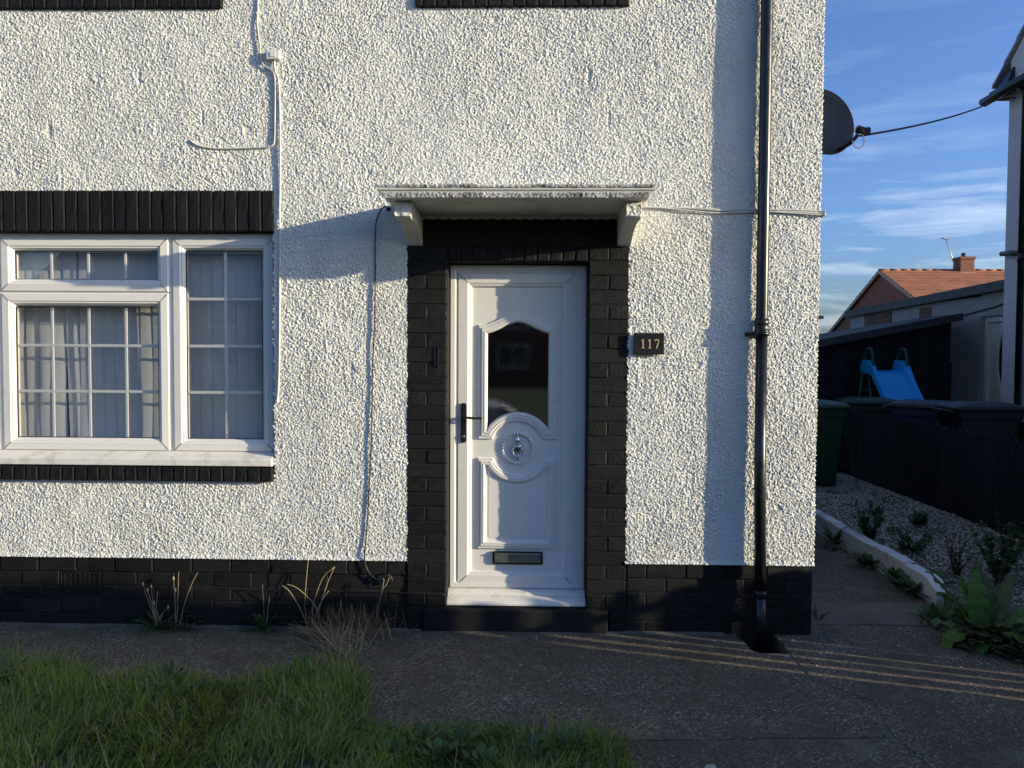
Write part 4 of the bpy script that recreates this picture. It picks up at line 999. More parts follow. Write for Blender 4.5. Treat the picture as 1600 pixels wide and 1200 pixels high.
# ------------------------------------------------------------------ wheelie bins
def wheelie_bin(loc, rz, body_mat, lid_mat, label, sticker=False):
    b = empty('wheelie_bin', loc, rz, label, 'bin', 'wheelie bins behind the house')
    mb = MB()
    w0, d0, w1, d1, h = .20, .235, .275, .345, .96
    V = []
    for t, hh in ((0, .06), (.06, .02), (.88, .86), (.885, .865), (1, h)):
        w = w0 + (w1 - w0)*hh/h + (.012 if t > .88 else 0); d = d0 + (d1 - d0)*hh/h + (.012 if t > .88 else 0); r_ = .05
        for sx, sy in ((-1, -1), (1, -1), (1, 1), (-1, 1)):
            for a in range(4):
                th = {(-1, -1): 180, (1, -1): 270, (1, 1): 0, (-1, 1): 90}[(sx, sy)] + a*30
                V.append((sx*(w - r_) + r_*math.cos(R(th)), sy*(d - r_) + r_*math.sin(R(th)), hh))
    n = 16; F = [(i*n + k, i*n + (k + 1) % n, (i + 1)*n + (k + 1) % n, (i + 1)*n + k) for i in range(4) for k in range(n)] + [tuple(range(n - 1, -1, -1))]
    mb.add(V, F); mb.build('body', body_mat, b, bevel=.004)
    mb = MB(); V = []
    for o_, hh in ((.020, .955), (.030, .975), (.030, .992), (.012, 1.012), (-.05, 1.035), (-.10, 1.048)):
        w = w1 + o_; d = d1 + o_*1.2
        for sx, sy in ((-1, -1), (1, -1), (1, 1), (-1, 1)):
            for a in range(4):
                th = {(-1, -1): 180, (1, -1): 270, (1, 1): 0, (-1, 1): 90}[(sx, sy)] + a*30; r_ = .06
                V.append((sx*(w - r_) + r_*math.cos(R(th)), sy*(d - r_) - .01 + r_*math.sin(R(th)), hh))
    F = [(i*n + k, i*n + (k + 1) % n, (i + 1)*n + (k + 1) % n, (i + 1)*n + k) for i in range(5) for k in range(n)] + [tuple(5*n + k for k in range(n)), tuple(range(n - 1, -1, -1))]
    mb.add(V, F); mb.build('lid', lid_mat, b, bevel=.004)
    mb = MB(); mb.tube([(-.26, .36, .93), (-.26, .43, .955), (.26, .43, .955), (.26, .36, .93)], .016, 8); mb.build('handle', body_mat, b)
    for s in (-1, 1):
        mb = MB(); mb.lathe([(.0, -.025), (.07, -.025), (.10, -.02), (.10, .02), (.07, .025), (0, .025)], (s*.235, .25, .10), 'x', 18); mb.build('wheel', 'rubber', b)
    if sticker:
        mb = MB(); mb.box(-.16, .02, -.27, -.10, 1.0365, 1.039); mb.box(.05, .17, -.25, -.12, 1.0365, 1.039); mb.build('lid_notice', 'paper', b)
    return b
wheelie_bin((3.515, 5.02, .075), R(4), 'bin_green', 'bin_green', 'green wheelie bin half hidden behind the house corner')
wheelie_bin((4.62, 6.05, .06), R(78), 'bin_green_dark', 'bin_green', 'dark green wheelie bin behind the fence in front of the slide')
wheelie_bin((5.12, 4.28, .105), R(86), 'bin_black', 'bin_black', 'black wheelie bin behind the fence, nearest the grey house')
wheelie_bin((4.78, 4.85, .09), R(60), 'bin_blue', 'bin_black', 'dark blue wheelie bin with papers on its lid, beside the blue slide', True)

# ------------------------------------------------------------------ blue slide
sl = empty('play_slide', (5.2, 6.75, .05), R(1), 'blue plastic garden slide with two dark green hand hoops', 'slide')
path = [(.22, 1.40), (.0, 1.38), (-.16, 1.30), (-.45, 1.00), (-.85, .62), (-1.20, .36), (-1.45, .27), (-1.62, .26)]
path = [tuple(p) for p in smooth_path([(a, b_, 0) for a, b_ in path], 4)]
hw = .225; V = []; rise = .10
for y, z, _ in path:
    rz_ = rise + (.06 if y > -.1 else 0)
    V += [(-hw - .035, y, z + rz_ - .10), (-hw - .03, y, z + rz_), (-hw, y, z + rz_), (-hw + .035, y, z + .01), (0, y, z), (hw - .035, y, z + .01), (hw, y, z + rz_), (hw + .03, y, z + rz_), (hw + .035, y, z + rz_ - .10)]
mb = MB(); m_ = 9; mb.add(V, [(i*m_ + j, i*m_ + j + 1, (i + 1)*m_ + j + 1, (i + 1)*m_ + j) for i in range(len(path) - 1) for j in range(m_ - 1)], 0, False)
o = mb.build('chute', 'slide_blue', sl, recalc=False); md = o.modifiers.new('thick', 'SOLIDIFY'); md.thickness = .014
for s in (-1, 1):
    mb = MB(); mb.prism([(.26, 1.38), (.26, 1.50), (.20, 1.545), (-.02, 1.54), (-.14, 1.46), (-.30, 1.24), (-.24, 1.20), (-.08, 1.36)], 'x', s*(hw + .036), s*(hw + .052)); mb.build('side_panel', 'slide_blue', sl, bevel=.004)
    mb = MB(); xx = s*(hw + .02)
    mb.tube(smooth_path([(xx, .22, 1.40), (xx, .20, 1.58), (xx, .14, 1.70), (xx, .05, 1.735), (xx, -.04, 1.70), (xx, -.08, 1.58), (xx, -.09, 1.48)], 5), .021, 10); mb.build('hand_hoop', 'slide_green', sl)
    mb = MB(); mb.tube([(xx, .22, 1.42), (xx, .62, .0)], .024, 10); mb.tube([(xx, .05, 1.38), (xx, -.35, .0)], .022, 10); mb.build('leg', 'slide_green', sl)
for k in range(4):
    t = (k + .6)/4.6; mb = MB(); mb.tube([(-hw, .62 - .40*t, 1.42*t), (hw, .62 - .40*t, 1.42*t)], .02, 8); mb.build('rung', 'slide_green', sl)

# ------------------------------------------------------------------ bungalow with red tiled roof beyond
bg = empty('brick_bungalow', (15, 28.8, 0), 0, 'brick bungalow with red tiled roof, gable end towards the left', 'house')
hwid = 5.5; ez = 5.40 - .455*hwid
mb = MB(); mb.prism([(-hwid + .3, -.1), (hwid - .3, -.1), (hwid - .3, ez + .02), (0, 5.27), (-hwid + .3, ez + .02)], 'x', .0, 16.0); mb.build('wall', 'brown_brick', bg)
for s in (-1, 1):
    rt = part('roof', 'roof_tile', bg, ) if False else None
    mb = MB(); nrow = 17; L_ = hwid + .05
    for r_ in range(nrow):
        y0 = L_*(1 - r_/nrow); y1 = L_*(1 - (r_ + 1)/nrow) - .06; za = 5.40 - .455*y0; zb_ = 5.40 - .455*max(y1, 0)
        y1 = max(y1, 0)
        mb.hexa([(-.14, s*y0, za - .03), (16.2, s*y0, za - .03), (16.2, s*y1, zb_ - .05), (-.14, s*y1, zb_ - .05), (-.14, s*y0, za + .06), (16.2, s*y0, za + .06), (16.2, s*y1, zb_ + .0), (-.14, s*y1, zb_ + .0)])
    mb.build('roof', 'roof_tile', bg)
    mb = MB(); mb.hexa([(-.16, s*L_, 5.40 - .455*L_ - .14), (-.10, s*L_, 5.40 - .455*L_ - .14), (-.10, 0, 5.26), (-.16, 0, 5.26), (-.16, s*L_, 5.40 - .455*L_ - .0), (-.10, s*L_, 5.40 - .455*L_ - .0), (-.10, 0, 5.405), (-.16, 0, 5.405)])
    mb.build('verge', 'verge_mortar', bg)
k = 0; x = -.14
while x < 16:
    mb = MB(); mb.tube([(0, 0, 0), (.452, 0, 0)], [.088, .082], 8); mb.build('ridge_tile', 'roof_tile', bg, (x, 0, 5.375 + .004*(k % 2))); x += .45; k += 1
ch_ = part('chimney', 'brown_brick', bg, (3.15, 3.72, -.30, .30, 4.9, 5.84), (3.11, 3.76, -.34, .34, 5.841, 5.95))
part('lead_flashing', 'verge_mortar', bg, (3.12, 3.75, -.33, .33, 4.95, 5.28))
mb = MB(); mb.lathe([(.10, 0), (.11, .02), (.09, .05), (.085, .16), (.10, .18), (.07, .19)], (3.42, 0, 5.95), 'z', 12); mb.build('chimney_pot', 'pot_clay', ch_)
mb = MB(); mb.tube([(3.10, -.1, 5.3), (2.86, -.1, 6.0), (2.60, -.1, 6.72)], .022, 6); mb.tube([(2.35, -.2, 6.75), (2.80, .0, 6.70)], .018, 6)
for k in range(5): mb.tube([(2.38 + k*.09, -.34 + k*.035, 6.745 - k*.01), (2.38 + k*.09, -.02 + k*.035, 6.745 - k*.01)], .010, 5)
mb.build('aerial', 'aerial_metal', ch_)
# cross roof on the right of the bungalow
mb = MB(); mb.hexa([(4.9, -5.6, 3.0), (16.3, -5.6, 3.0), (16.3, .1, 5.44), (4.15, .1, 5.44), (4.9, -5.6, 3.08), (16.3, -5.6, 3.08), (16.3, .1, 5.52), (4.15, .1, 5.52)]) if False else None
# hip-roofed house glimpsed past the corner
fh = empty('hip_roof_house', (9.6, 24, 0), 0, 'red roofed brick house just showing past the house corner', 'house')
part('wall', 'red_brick', fh, (-6, .55, 0, 7, -.1, 3.15))
mb = MB(); V = [(-6.4, -.35, 3.15), (.95, -.35, 3.15), (.95, 7.4, 3.15), (-6.4, 7.4, 3.15), (-4.5, 3.5, 5.9), (-1.4, 3.5, 5.9)]
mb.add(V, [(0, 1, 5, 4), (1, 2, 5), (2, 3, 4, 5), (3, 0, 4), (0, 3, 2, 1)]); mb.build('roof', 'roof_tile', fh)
part('gutter', 'black_gutter', fh, (-6.45, 1.0, -.43, -.352, 3.06, 3.16), (.955, 1.03, -.35, 7.4, 3.06, 3.16))
# line slung from the dish to the neighbour's eaves
oc_ = empty('overhead_cable', (2.34, .84, 3.24), 0, 'black cable slung from the satellite dish to the grey house eaves', 'cable')
A = Vector((2.24, .76, 3.165)); B = Vector((NX - .20, 6.1, 5.155))
mb = MB(); pts = [A.lerp(B, t/24) - Vector((0, 0, .05*4*(t/24)*(1 - t/24))) for t in range(25)] + [Vector((NX - .02, 6.0, 5.15))]
mb.tube([p - Vector((2.34, .84, 3.24)) for p in pts], .009, 6); mb.build('cable_line', 'cable_black', oc_)

# ------------------------------------------------------------------ across the street (mirrored in the panes)
def street_house(loc, w, label):
    h = empty('terrace_house', loc, 0, label, 'house', 'houses across the street')
    mb = MB(); mb.prism([(-8, -.1), (0, -.1), (0, 5.2), (-4, 7.9), (-8, 5.2)], 'x', 0, w); mb.build('wall', 'brown_brick', h)
    for s in (0, 1):
        y0, y1 = (.35, -4.05) if s == 0 else (-8.35, -3.95)
        mb = MB(); mb.hexa([(-.2, y0, 4.97), (w + .2, y0, 4.97), (w + .2, y1, 7.96), (-.2, y1, 7.96), (-.2, y0, 5.09), (w + .2, y0, 5.09), (w + .2, y1, 8.08), (-.2, y1, 8.08)]); mb.build('roof', 'slate_tile', h)
    for i in range(int(w//3.4)):
        for z0, z1 in ((.95, 2.2), (3.3, 4.5)):
            x0 = .9 + i*3.4
            if z0 < 1 and i == 1: 
                d = part('door', 'black_board', h, (x0 + .3, x0 + 1.2, .002, .04, .1, 2.15)); part('frame', 'upvc', d, (x0 + .2, x0 + .298, .002, .06, .1, 2.25), (x0 + 1.202, x0 + 1.3, .002, .06, .1, 2.25), (x0 + .299, x0 + 1.201, .002, .06, 2.152, 2.25)); continue
            w_ = part('window', 'far_glass', h, (x0, x0 + 1.7, .002, .02, z0, z1))
            part('frame', 'upvc', w_, (x0 - .07, x0, .002, .07, z0 - .07, z1 + .07), (x0 + 1.7, x0 + 1.77, .002, .07, z0 - .07, z1 + .07), (x0 + .001, x0 + 1.699, .002, .07, z0 - .07, z0), (x0 + .001, x0 + 1.699, .002, .07, z1, z1 + .07), (x0 + .82, x0 + .88, .021, .06, z0 + .001, z1 - .001))
    part('chimney', 'brown_brick', h, (w*.6, w*.6 + .9, -4.4, -3.6, 7.6, 9.1))
    return h
street_house((-30, -40, 0), 38, 'brick house straight across the street with chimney')
street_house((-60, -40, 0), 24, 'brick house across the street further along')
# parked car
car = empty('parked_car', (-2.25, -8.6, GZ), 0, 'silver grey hatchback car parked at the kerb facing right', 'car')
prof = [(-2.02, .32), (-2.05, .62), (-1.98, .90), (-1.86, 1.00), (-1.62, 1.36), (-1.25, 1.46), (-.35, 1.47), (.12, 1.40), (.86, 1.00), (1.05, .95), (1.72, .82), (1.96, .66), (2.02, .48), (1.98, .30), (1.70, .22), (-1.85, .22)]
def car_w(z): return .86 if z < .95 else .86 - (z - .95)*.42
mb = MB(); nP = len(prof); V = []
for s, kx in ((-1, .90), (-1, 1.0), (1, 1.0), (1, .90)):
    for x, z in prof:
        V.append((x*(1 if kx == 1 else .985), s*car_w(z)*(1 if kx == 1.0 else .93) if kx == 1 else s*(car_w(z) - .0), z) if False else (x, s*car_w(z), z))
V = []
for yf in (-1, -.93, -.4, 0, .4, .93, 1):
    for x, z in prof:
        sh = (1 - .045*abs(yf)**3) if abs(x) > 1.5 else 1
        V.append((x*sh, yf*car_w(z)*(.985 if abs(yf) == 1 else 1), z + .02*(1 - yf*yf) if z > .9 else z))
F = [(i*nP + k, i*nP + (k + 1) % nP, (i + 1)*nP + (k + 1) % nP, (i + 1)*nP + k) for i in range(6) for k in range(nP)] + [tuple(range(nP)), tuple(6*nP + k for k in range(nP - 1, -1, -1))]
mb.add(V, F, 0, False); mb.build('body', 'car_paint', car, bevel=.03)
for s in (-1, 1):
    for xs_ in ([(-1.58, 1.04), (-1.48, 1.32), (-.62, 1.40), (-.62, 1.03)], [(-.56, 1.03), (-.56, 1.40), (.02, 1.34), (.66, 1.03)]):
        mb = MB(); V = [(x, s*(car_w(z) + .006), z) for x, z in xs_]; mb.add(V, [(0, 1, 2, 3)]); mb.build('side_window', 'car_glass', car)
    for wx in (-1.28, 1.30):
        mb = MB(); mb.lathe([(.0, -.10), (.20, -.10), (.30, -.09), (.32, -.05), (.32, .05), (.30, .09), (.20, .10), (0, .10)], (wx, s*.80, .32), 'y', 24); wl = mb.build('wheel', 'tyre', car)
        mb = MB(); mb.lathe([(.0, .112*s), (.18, .108*s), (.20, .102*s)], (wx, s*.80, .32), 'y', 20); mb.build('rim', 'aerial_metal', wl)
    mb = MB(); mb.prism([(1.62, .70), (1.97, .60), (1.99, .68), (1.80, .80), (1.62, .82)], 'y', s*.50, s*.845); mb.build('headlight', 'headlight_lens', car)
mb = MB(); mb.add([(.16, -.60, 1.395), (.16, .60, 1.395), (.84, .72, 1.035), (.84, -.72, 1.035)], [(0, 1, 2, 3)]); mb.build('windscreen', 'car_glass', car, (0.02, 0, .03))

# ================================================================== PLANTS
def blade(mb, base, ang, L_, w, lean, curl, seg=3, twist=0):
    d = Vector((math.cos(ang), math.sin(ang), 0)); sd = Vector((-d.y, d.x, 0)); p = Vector(base); th = lean; b = len(mb.v)
    for k in range(seg + 1):
        t = k/seg; ww = w*(1 - t**1.6)*.5 + .0003
        if k == seg: mb.v.append(tuple(p))
        else: mb.v.append(tuple(p - sd*ww)); mb.v.append(tuple(p + sd*ww))
        p = p + (d*math.sin(th) + Vector((0, 0, 1))*math.cos(th))*(L_/seg); th += curl/seg
    for k in range(seg):
        a = b + 2*k
        if k == seg - 1: mb.f.append((a, a + 1, a + 2))
        else: mb.f.append((a, a + 1, a + 3, a + 2))
        mb.mi.append(0); mb.sm.append(True)
def leaf_mesh(mb, base, ang, L_, w, lean, curl, seg=7, fold=.25, wavy=.0, lobed=0, stalk=.0, seed=0):
    d = Vector((math.cos(ang), math.sin(ang), 0)); sd = Vector((-d.y, d.x, 0)); p = Vector(base); th = lean; b = len(mb.v)
    for k in range(seg + 1):
        t = k/seg; s = max(0, (t - stalk)/(1 - stalk)) if stalk else t
        ww = w*.5*(math.sin(math.pi*min(1, s**.75))**.8 if 0 < s < 1 else 0) + .003*(1 - t)
        if lobed: ww *= (1 - lobed*(k % 2))
        fw = d*math.sin(th) + Vector((0, 0, 1))*math.cos(th); up = sd.cross(fw)*-1
        wv = wavy*math.sin(k*2.1 + seed); wv2 = wavy*math.sin(k*2.6 + seed*2 + 1)
        mb.v += [tuple(p - sd*ww - up*(fold*ww - wv)), tuple(p), tuple(p + sd*ww - up*(fold*ww - wv2))]
        p = p + fw*(L_/seg); th += curl/seg
    for k in range(seg):
        a = b + 3*k
        for j in (0, 1): mb.f.append((a + j, a + j + 1, a + j + 4, a + j + 3)); mb.mi.append(0); mb.sm.append(True)
# ---- lawn grass
mb = MB(); cnt = 0
while cnt < 44000:
    y = -.58 - 2.0*random.random()**1.35; x = random.uniform(-3.9, .46)
    if not in_poly(x, y, LAWN): continue
    ed = edge_dist(x, y, LAWN)
    dens = .62 + 1.0*noise.noise((x*3.1, y*3.1, 5.)) + .5*noise.noise((x*9, y*9, 2.))
    if random.random() > dens + .15: continue
    h = .028 + .042*max(0, noise.noise((x*2.3, y*2.3, 1.)) + .55) + .03*random.random()
    near = math.exp(-((x + .98)**2/.10 + (y + .78)**2/.03)) + .8*math.exp(-((x + 2.5)**2/.20 + (y + .72)**2/.03)) + .5*math.exp(-((x - .30)**2/.02 + (y + 1.42)**2/.02))
    h *= 1 + .9*near
    if y < -1.24 and x > -.75: h *= .85
    a0 = 6.28*noise.noise((x*1.7, y*1.7, 8.)) + 1.57 + random.gauss(0, .9)
    if ed < .14: a0 = math.pi/2 + random.gauss(0, 1.1) if x < -.8 else random.gauss(.6, 1.1)
    L_ = h*random.choice((.7, .9, 1.1, 1.3, 1.9))*random.uniform(.85, 1.15)
    blade(mb, (x, y, lawn_z(x, y) - .005), a0, L_, random.uniform(.0032, .0066), random.uniform(.05, .8), random.uniform(.2, 1.9), 4); cnt += 1
tag(mb.build('grass', 'grass_blade', recalc=False), 'long shaggy green grass on the front lawn', 'grass', kind='stuff')
# dead stems standing out of the grass
mb = MB()
for k in range(260):
    x = random.uniform(-3.2, .42); y = -.66 - 1.1*random.random()
    if not in_poly(x, y, LAWN): continue
    blade(mb, (x, y, lawn_z(x, y)), random.random()*6.28, random.uniform(.10, .24), .0026, random.uniform(.1, .9), random.uniform(-.2, .8), 4)
for k in range(26):
    x = random.uniform(.05, .48); y = random.uniform(-1.46, -1.36); blade(mb, (x, y, GZ + .01), random.gauss(.5, .6), random.uniform(.10, .20), .0030, random.uniform(.3, 1.2), random.uniform(-.1, .5), 4)
tag(mb.build('dry_stems', 'straw', recalc=False), 'pale dry stems scattered through the lawn', 'stems', kind='stuff')

# small broad leaves among the blades
mb = MB()
for k in range(5200):
    x = random.uniform(-3.6, .44); y = -.72 - 1.5*random.random()
    if not in_poly(x, y, LAWN) or noise.noise((x*2.6, y*2.6, 11.)) < .02 - (.35 if x > -.7 else 0): continue
    leaf_mesh(mb, (x, y, lawn_z(x, y) + random.uniform(.0, .035)), random.random()*6.28, random.uniform(.018, .05), random.uniform(.010, .022), random.uniform(.3, 1.3), random.uniform(.1, .9), 4, .2, .0, 0, .25, k)
tag(mb.build('ground_cover', 'weed_leaf', recalc=False), 'small broad green leaves growing among the lawn grass', 'ground cover', kind='stuff')

def rosette(name, loc, n, L_, w, mat, label, group=None, lean=(.5, 1.25), curl=(.3, 1.0), lobed=0, wavy=.004, stalk=.15, cat='weed', part_name='leaf', arc_=None, seg=7):
    e = empty(name, loc, 0, label, cat, group)
    for k in range(n):
        mb = MB(); a = arc_[0] + (arc_[1] - arc_[0])*(k + random.random()*.8)/n if arc_ else 6.283*(k + random.random()*.7)/n
        leaf_mesh(mb, (0.01*math.cos(a), .01*math.sin(a), .003), a, L_*random.uniform(.65, 1.15), w*random.uniform(.75, 1.2), random.uniform(*lean), random.uniform(*curl), seg, .25, wavy, lobed, stalk, k)
        mb.build(part_name, mat if isinstance(mat, str) else random.choice(mat), e, recalc=False)
    return e
def stalks(parent, n, L_, mat, head=None, spread=.5, w=.0028, name='stalk', arc_=(0, 6.283), base=(0, 0, 0)):
    for k in range(n):
        a = random.uniform(*arc_); th = random.uniform(.05, spread); l = L_*random.uniform(.6, 1.1); bend = random.uniform(-.3, .6)
        pts = []; p = Vector(base) + Vector((random.uniform(-.02, .02), random.uniform(-.01, .01), 0)); t_ = th
        for j in range(6):
            pts.append(p.copy()); p = p + Vector((math.cos(a)*math.sin(t_), math.sin(a)*math.sin(t_), math.cos(t_)))*l/5; t_ += bend/5
        mb = MB(); mb.tube(pts, [w*.6]*4 + [w*.5, w*.4], 5)
        if head:
            q = pts[-1]; mb.lathe([(.0, -.012), (head, -.006), (head*1.1, .006), (0, .016)], tuple(q), 'z', 7)
        mb.build(name, mat, parent)
# weeds rooted along the foot of the wall
a_ = rosette('plantain_clump', (-2.26, -.05, GZ), 26, .17, .016, ['weed_leaf', 'dark_weed', 'dark_weed'], 'straggling plantain clump with seed heads at the wall foot under the air brick', lean=(.3, 1.3), curl=(.2, 1.3), cat='weed')
stalks(a_, 7, .30, 'straw', .006, .6)
b_ = rosette('plantain_rosette', (-1.615, -.03, GZ), 24, .14, .022, 'dark_weed', 'small dark green leaf rosette at the wall foot between the straw tufts', lean=(.2, 1.3), curl=(.2, 1.2))
stalks(b_, 2, .32, 'straw', None, .3)
c_ = empty('dead_plantain', (-2.13, -.055, GZ), 0, 'withered brown plantain leaves beside the green clump at the wall', 'weed')
mb = MB()
for k in range(34): leaf_mesh(mb, (random.gauss(0, .05), random.gauss(0, .02), 0), random.random()*6.28, random.uniform(.07, .16), .012, random.uniform(.1, 1.4), random.uniform(.4, 2.2), 6, .3, .004, 0, .2, k)
mb.build('withered_leaves', 'dead_leaf', c_, recalc=False); stalks(c_, 4, .40, 'straw', .0065, .25)
# long bent stalks that catch the sun
t_ = empty('dry_stalk_tuft', (-1.33, -.06, GZ), 0, 'tall pale dry grass stalks leaning against the black plinth left of the door', 'dry grass')
for pts in ([(0, 0, 0), (-.02, -.005, .16), (-.005, -.01, .36), (.005, -.012, .44)], [(.03, 0, 0), (.03, -.01, .15), (.09, -.02, .33), (.16, -.025, .40)], [(.05, 0, .0), (.07, -.02, .14), (.12, -.02, .30), (.165, -.02, .405)],
            [(.06, .0, .0), (.05, -.03, .10), (.09, -.03, .20), (.13, -.03, .26)], [(.08, 0, 0), (.05, -.02, .16), (-.05, -.03, .27), (-.12, -.035, .30)], [(0, 0, 0), (-.03, -.02, .12), (-.10, -.03, .25), (-.15, -.03, .29)],
            [(.26, 0, 0), (.22, -.02, .10), (.20, -.02, .20)], [(.33, 0, 0), (.28, -.03, .12), (.27, -.03, .18)]):
    mb = MB(); mb.tube(smooth_path(pts, 4), [.0024]*(3*4 + 1) if len(pts) == 4 else [.002]*9, 5); mb.build('stalk', 'straw', t_)
s_2 = empty('dry_stalk', (-.93, -.05, GZ), 0, 'single tall straw stalk in front of the black cable loop', 'dry grass')
for pts in ([(-.06, 0, .01), (.0, -.01, .05), (.02, -.015, .15), (.05, -.02, .27), (.06, -.02, .33)], [(.0, -.01, .05), (.045, -.01, .02)], [(.05, -.02, .27), (.075, -.02, .30), (.09, -.02, .34)], [(-.20, -.05, .02), (-.10, -.03, .035), (.0, -.01, .05)]):
    mb = MB(); mb.tube(smooth_path(pts, 4), .0024, 5); mb.build('stalk', 'straw', s_2)
def straw_mat(loc, n, sx, sy, mat, label, L_=(.10, .24), lean=(.9, 1.6), arc_=(0, 6.283)):
    e = empty('straw_tuft', loc, 0, label, 'dry grass'); mb = MB()
    for k in range(n): blade(mb, (random.gauss(0, sx), random.gauss(0, sy), .012 + random.random()*.06), random.uniform(*arc_), random.uniform(*L_), .0038, random.uniform(*lean), random.uniform(-.35, .12), 4)
    mb.build('straw_blades', mat, e, recalc=False); return e
straw_mat((-1.05, -.12, GZ), 380, .12, .045, 'brown_straw', 'brown matted dead grass against the wall right of the stalks', (.06, .20), (.2, 1.5))
straw_mat((-1.26, -.16, GZ), 110, .11, .06, 'straw', 'flattened pale straw lying on the concrete at the lawn edge', (.20, .46), (1.3, 1.6), (-1.1, -.2))
straw_mat((-.98, -.48, GZ + .03), 60, .08, .08, 'straw', 'loose straw lying over the grass edge nearest the door', (.14, .28), (1.0, 1.6), (1.2, 3.4))
straw_mat((.44, -1.36, GZ), 16, .03, .03, 'straw', 'few dry blades sticking out of the turf corner onto the concrete', (.10, .2), (1.0, 1.5), (-.4, .9))
# broad leaves in the lawn
spots = [(-.45, -1.47), (-.28, -1.52), (-.12, -1.45), (.02, -1.55), (-.35, -1.62), (.16, -1.52), (-.18, -1.66), (-.55, -1.60)]
nm = ['broad weed leaves in the lawn mound, first from the left edge of the mound', 'broad weed leaves in the lawn mound, left of its middle', 'broad weed leaves on the front crest of the lawn mound', 'broad weed leaves in the middle of the lawn mound', 'broad weed leaves low on the left of the lawn mound', 'broad weed leaves at the right of the lawn mound', 'broad weed leaves at the bottom middle of the lawn mound', 'broad weed leaves at the bottom left of the lawn mound']
for (x, y), l_ in zip(spots, nm):
    rosette('lawn_weed', (x, y, lawn_z(x, y) + .015), 11, .085, .034, ['weed_leaf', 'dark_weed'], l_, 'broad leaved weeds in the lawn', (.2, 1.0), (.1, 1.0), 0, .003, .45, seg=6)
rosette('lawn_dock', (-2.62, -1.02, lawn_z(-2.62, -1.02) + .02), 12, .20, .055, ['weed_leaf', 'dark_weed'], 'dock with long dull leaves lying in the grass at left', None, (.7, 1.3), (.1, .6), 0, .006, .1)
rosette('lawn_dock', (-1.14, -.80, lawn_z(-1.14, -.80) + .03), 9, .12, .040, 'dark_weed', 'dark leafed dock at the grass edge under the straw', None, (.6, 1.2), (.2, .8), 0, .005, .1)
rosette('lawn_dock', (-1.75, -.98, lawn_z(-1.75, -.98) + .03), 9, .12, .030, 'dark_weed', 'dark weed in a hollow in the middle of the lawn', None, (.5, 1.2), (.2, .8), 0, .005, .1)

# ---- right-hand bed: big dock and other weeds
dk = empty('dock_plant', (2.70, -.02, GZ), 0, 'large dock plant with broad bright green leaves at the end of the kerb', 'plant')
for a, L_, w, ln, cu in ((150, .50, .115, .42, .35), (125, .40, .10, .15, .35), (95, .44, .105, .05, .25), (60, .42, .10, .32, .4), (30, .50, .10, .55, .35), (10, .46, .09, .80, .3), (-20, .40, .09, .95, .4), (200, .42, .10, .75, 1.3), (230, .36, .09, .95, 1.0), (-70, .34, .085, .55, 1.2), (-40, .42, .095, .5, .7), (170, .38, .085, .85, .7), (75, .50, .10, .18, .2), (270, .33, .085, .3, 1.0), (110, .30, .08, .5, .6)):
    mb = MB(); leaf_mesh(mb, (.015*math.cos(R(a)), .015*math.sin(R(a)), 0), R(a) + random.uniform(-.1, .1), L_*.95, w*1.3, ln, cu*1.5, 14, .12, .016, 0, .12, a)
    b0 = len(mb.f); c0 = [mb.v[3*k_ + 1] for k_ in range(15)]; n0 = len(mb.v)
    for k_, c_0 in enumerate(c0):
        e1 = Vector(mb.v[3*k_]) - Vector(c_0); e1 = e1.normalized()*.0035*(1.1 - k_/15) if e1.length > 1e-5 else Vector((.001, 0, 0))
        up_ = Vector((0, 0, .0018)); mb.v += [tuple(Vector(c_0) + e1 + up_), tuple(Vector(c_0) - e1 + up_)]
    for k_ in range(14): mb.f.append((n0 + 2*k_, n0 + 2*k_ + 1, n0 + 2*k_ + 3, n0 + 2*k_ + 2)); mb.mi.append(1); mb.sm.append(True)
    mb.build('leaf', ['dock_leaf' if a % 3 else 'dock_leaf_old', 'leaf_rib'], dk, recalc=False)
mb = MB()
for k in range(60): leaf_mesh(mb, (random.gauss(0.05, .12), random.gauss(-.06, .07), .02), random.uniform(-3.8, .8), random.uniform(.14, .32), random.uniform(.04, .075), random.uniform(.9, 1.5), random.uniform(.1, .7), 7, .4, .008, 0, .15, k)
mb.build('withered_leaves', 'dead_leaf', dk, recalc=False); stalks(dk, 3, .24, 'dead_leaf', None, 1.0, .006)
rosette('leafy_weed', (2.74, -.34, GZ), 20, .17, .06, ['weed_leaf', 'dead_leaf'], 'half withered weed at the foot of the big dock nearest the viewer', None, (.5, 1.3), (.2, .9))
rosette('leafy_weed', (2.60, .30, GZ), 20, .17, .055, ['dark_weed', 'weed_leaf'], 'leafy weed growing against the broken kerb end', None, (.4, 1.2), (.2, .8), .3)
rosette('leafy_weed', (2.70, .84, GZ), 24, .20, .055, ['dark_weed', 'weed_leaf', 'dark_weed', 'dead_leaf'], 'toothed dark weed standing at the kerb foot beside the smooth strip', None, (.1, 1.2), (.5, 1.6), .35)
rosette('leafy_weed', (2.70, 1.06, GZ), 22, .19, .05, ['dark_weed', 'weed_leaf', 'dark_weed', 'dead_leaf'], 'toothed dark weed at the kerb foot, second from the smooth strip', None, (.1, 1.2), (.5, 1.6), .35)
rosette('leafy_weed', (2.70, 1.55, GZ), 24, .20, .045, ['dark_weed', 'weed_leaf', 'dark_weed', 'dead_leaf'], 'weed at the kerb foot in the middle of the side path', None, (.1, 1.2), (.5, 1.6), .3)
rosette('leafy_weed', (2.70, 2.22, GZ), 20, .24, .045, ['dark_weed', 'weed_leaf', 'dark_weed', 'dead_leaf'], 'small weed at the kerb foot close to the house corner', None, (.1, 1.2), (.5, 1.6), .3)
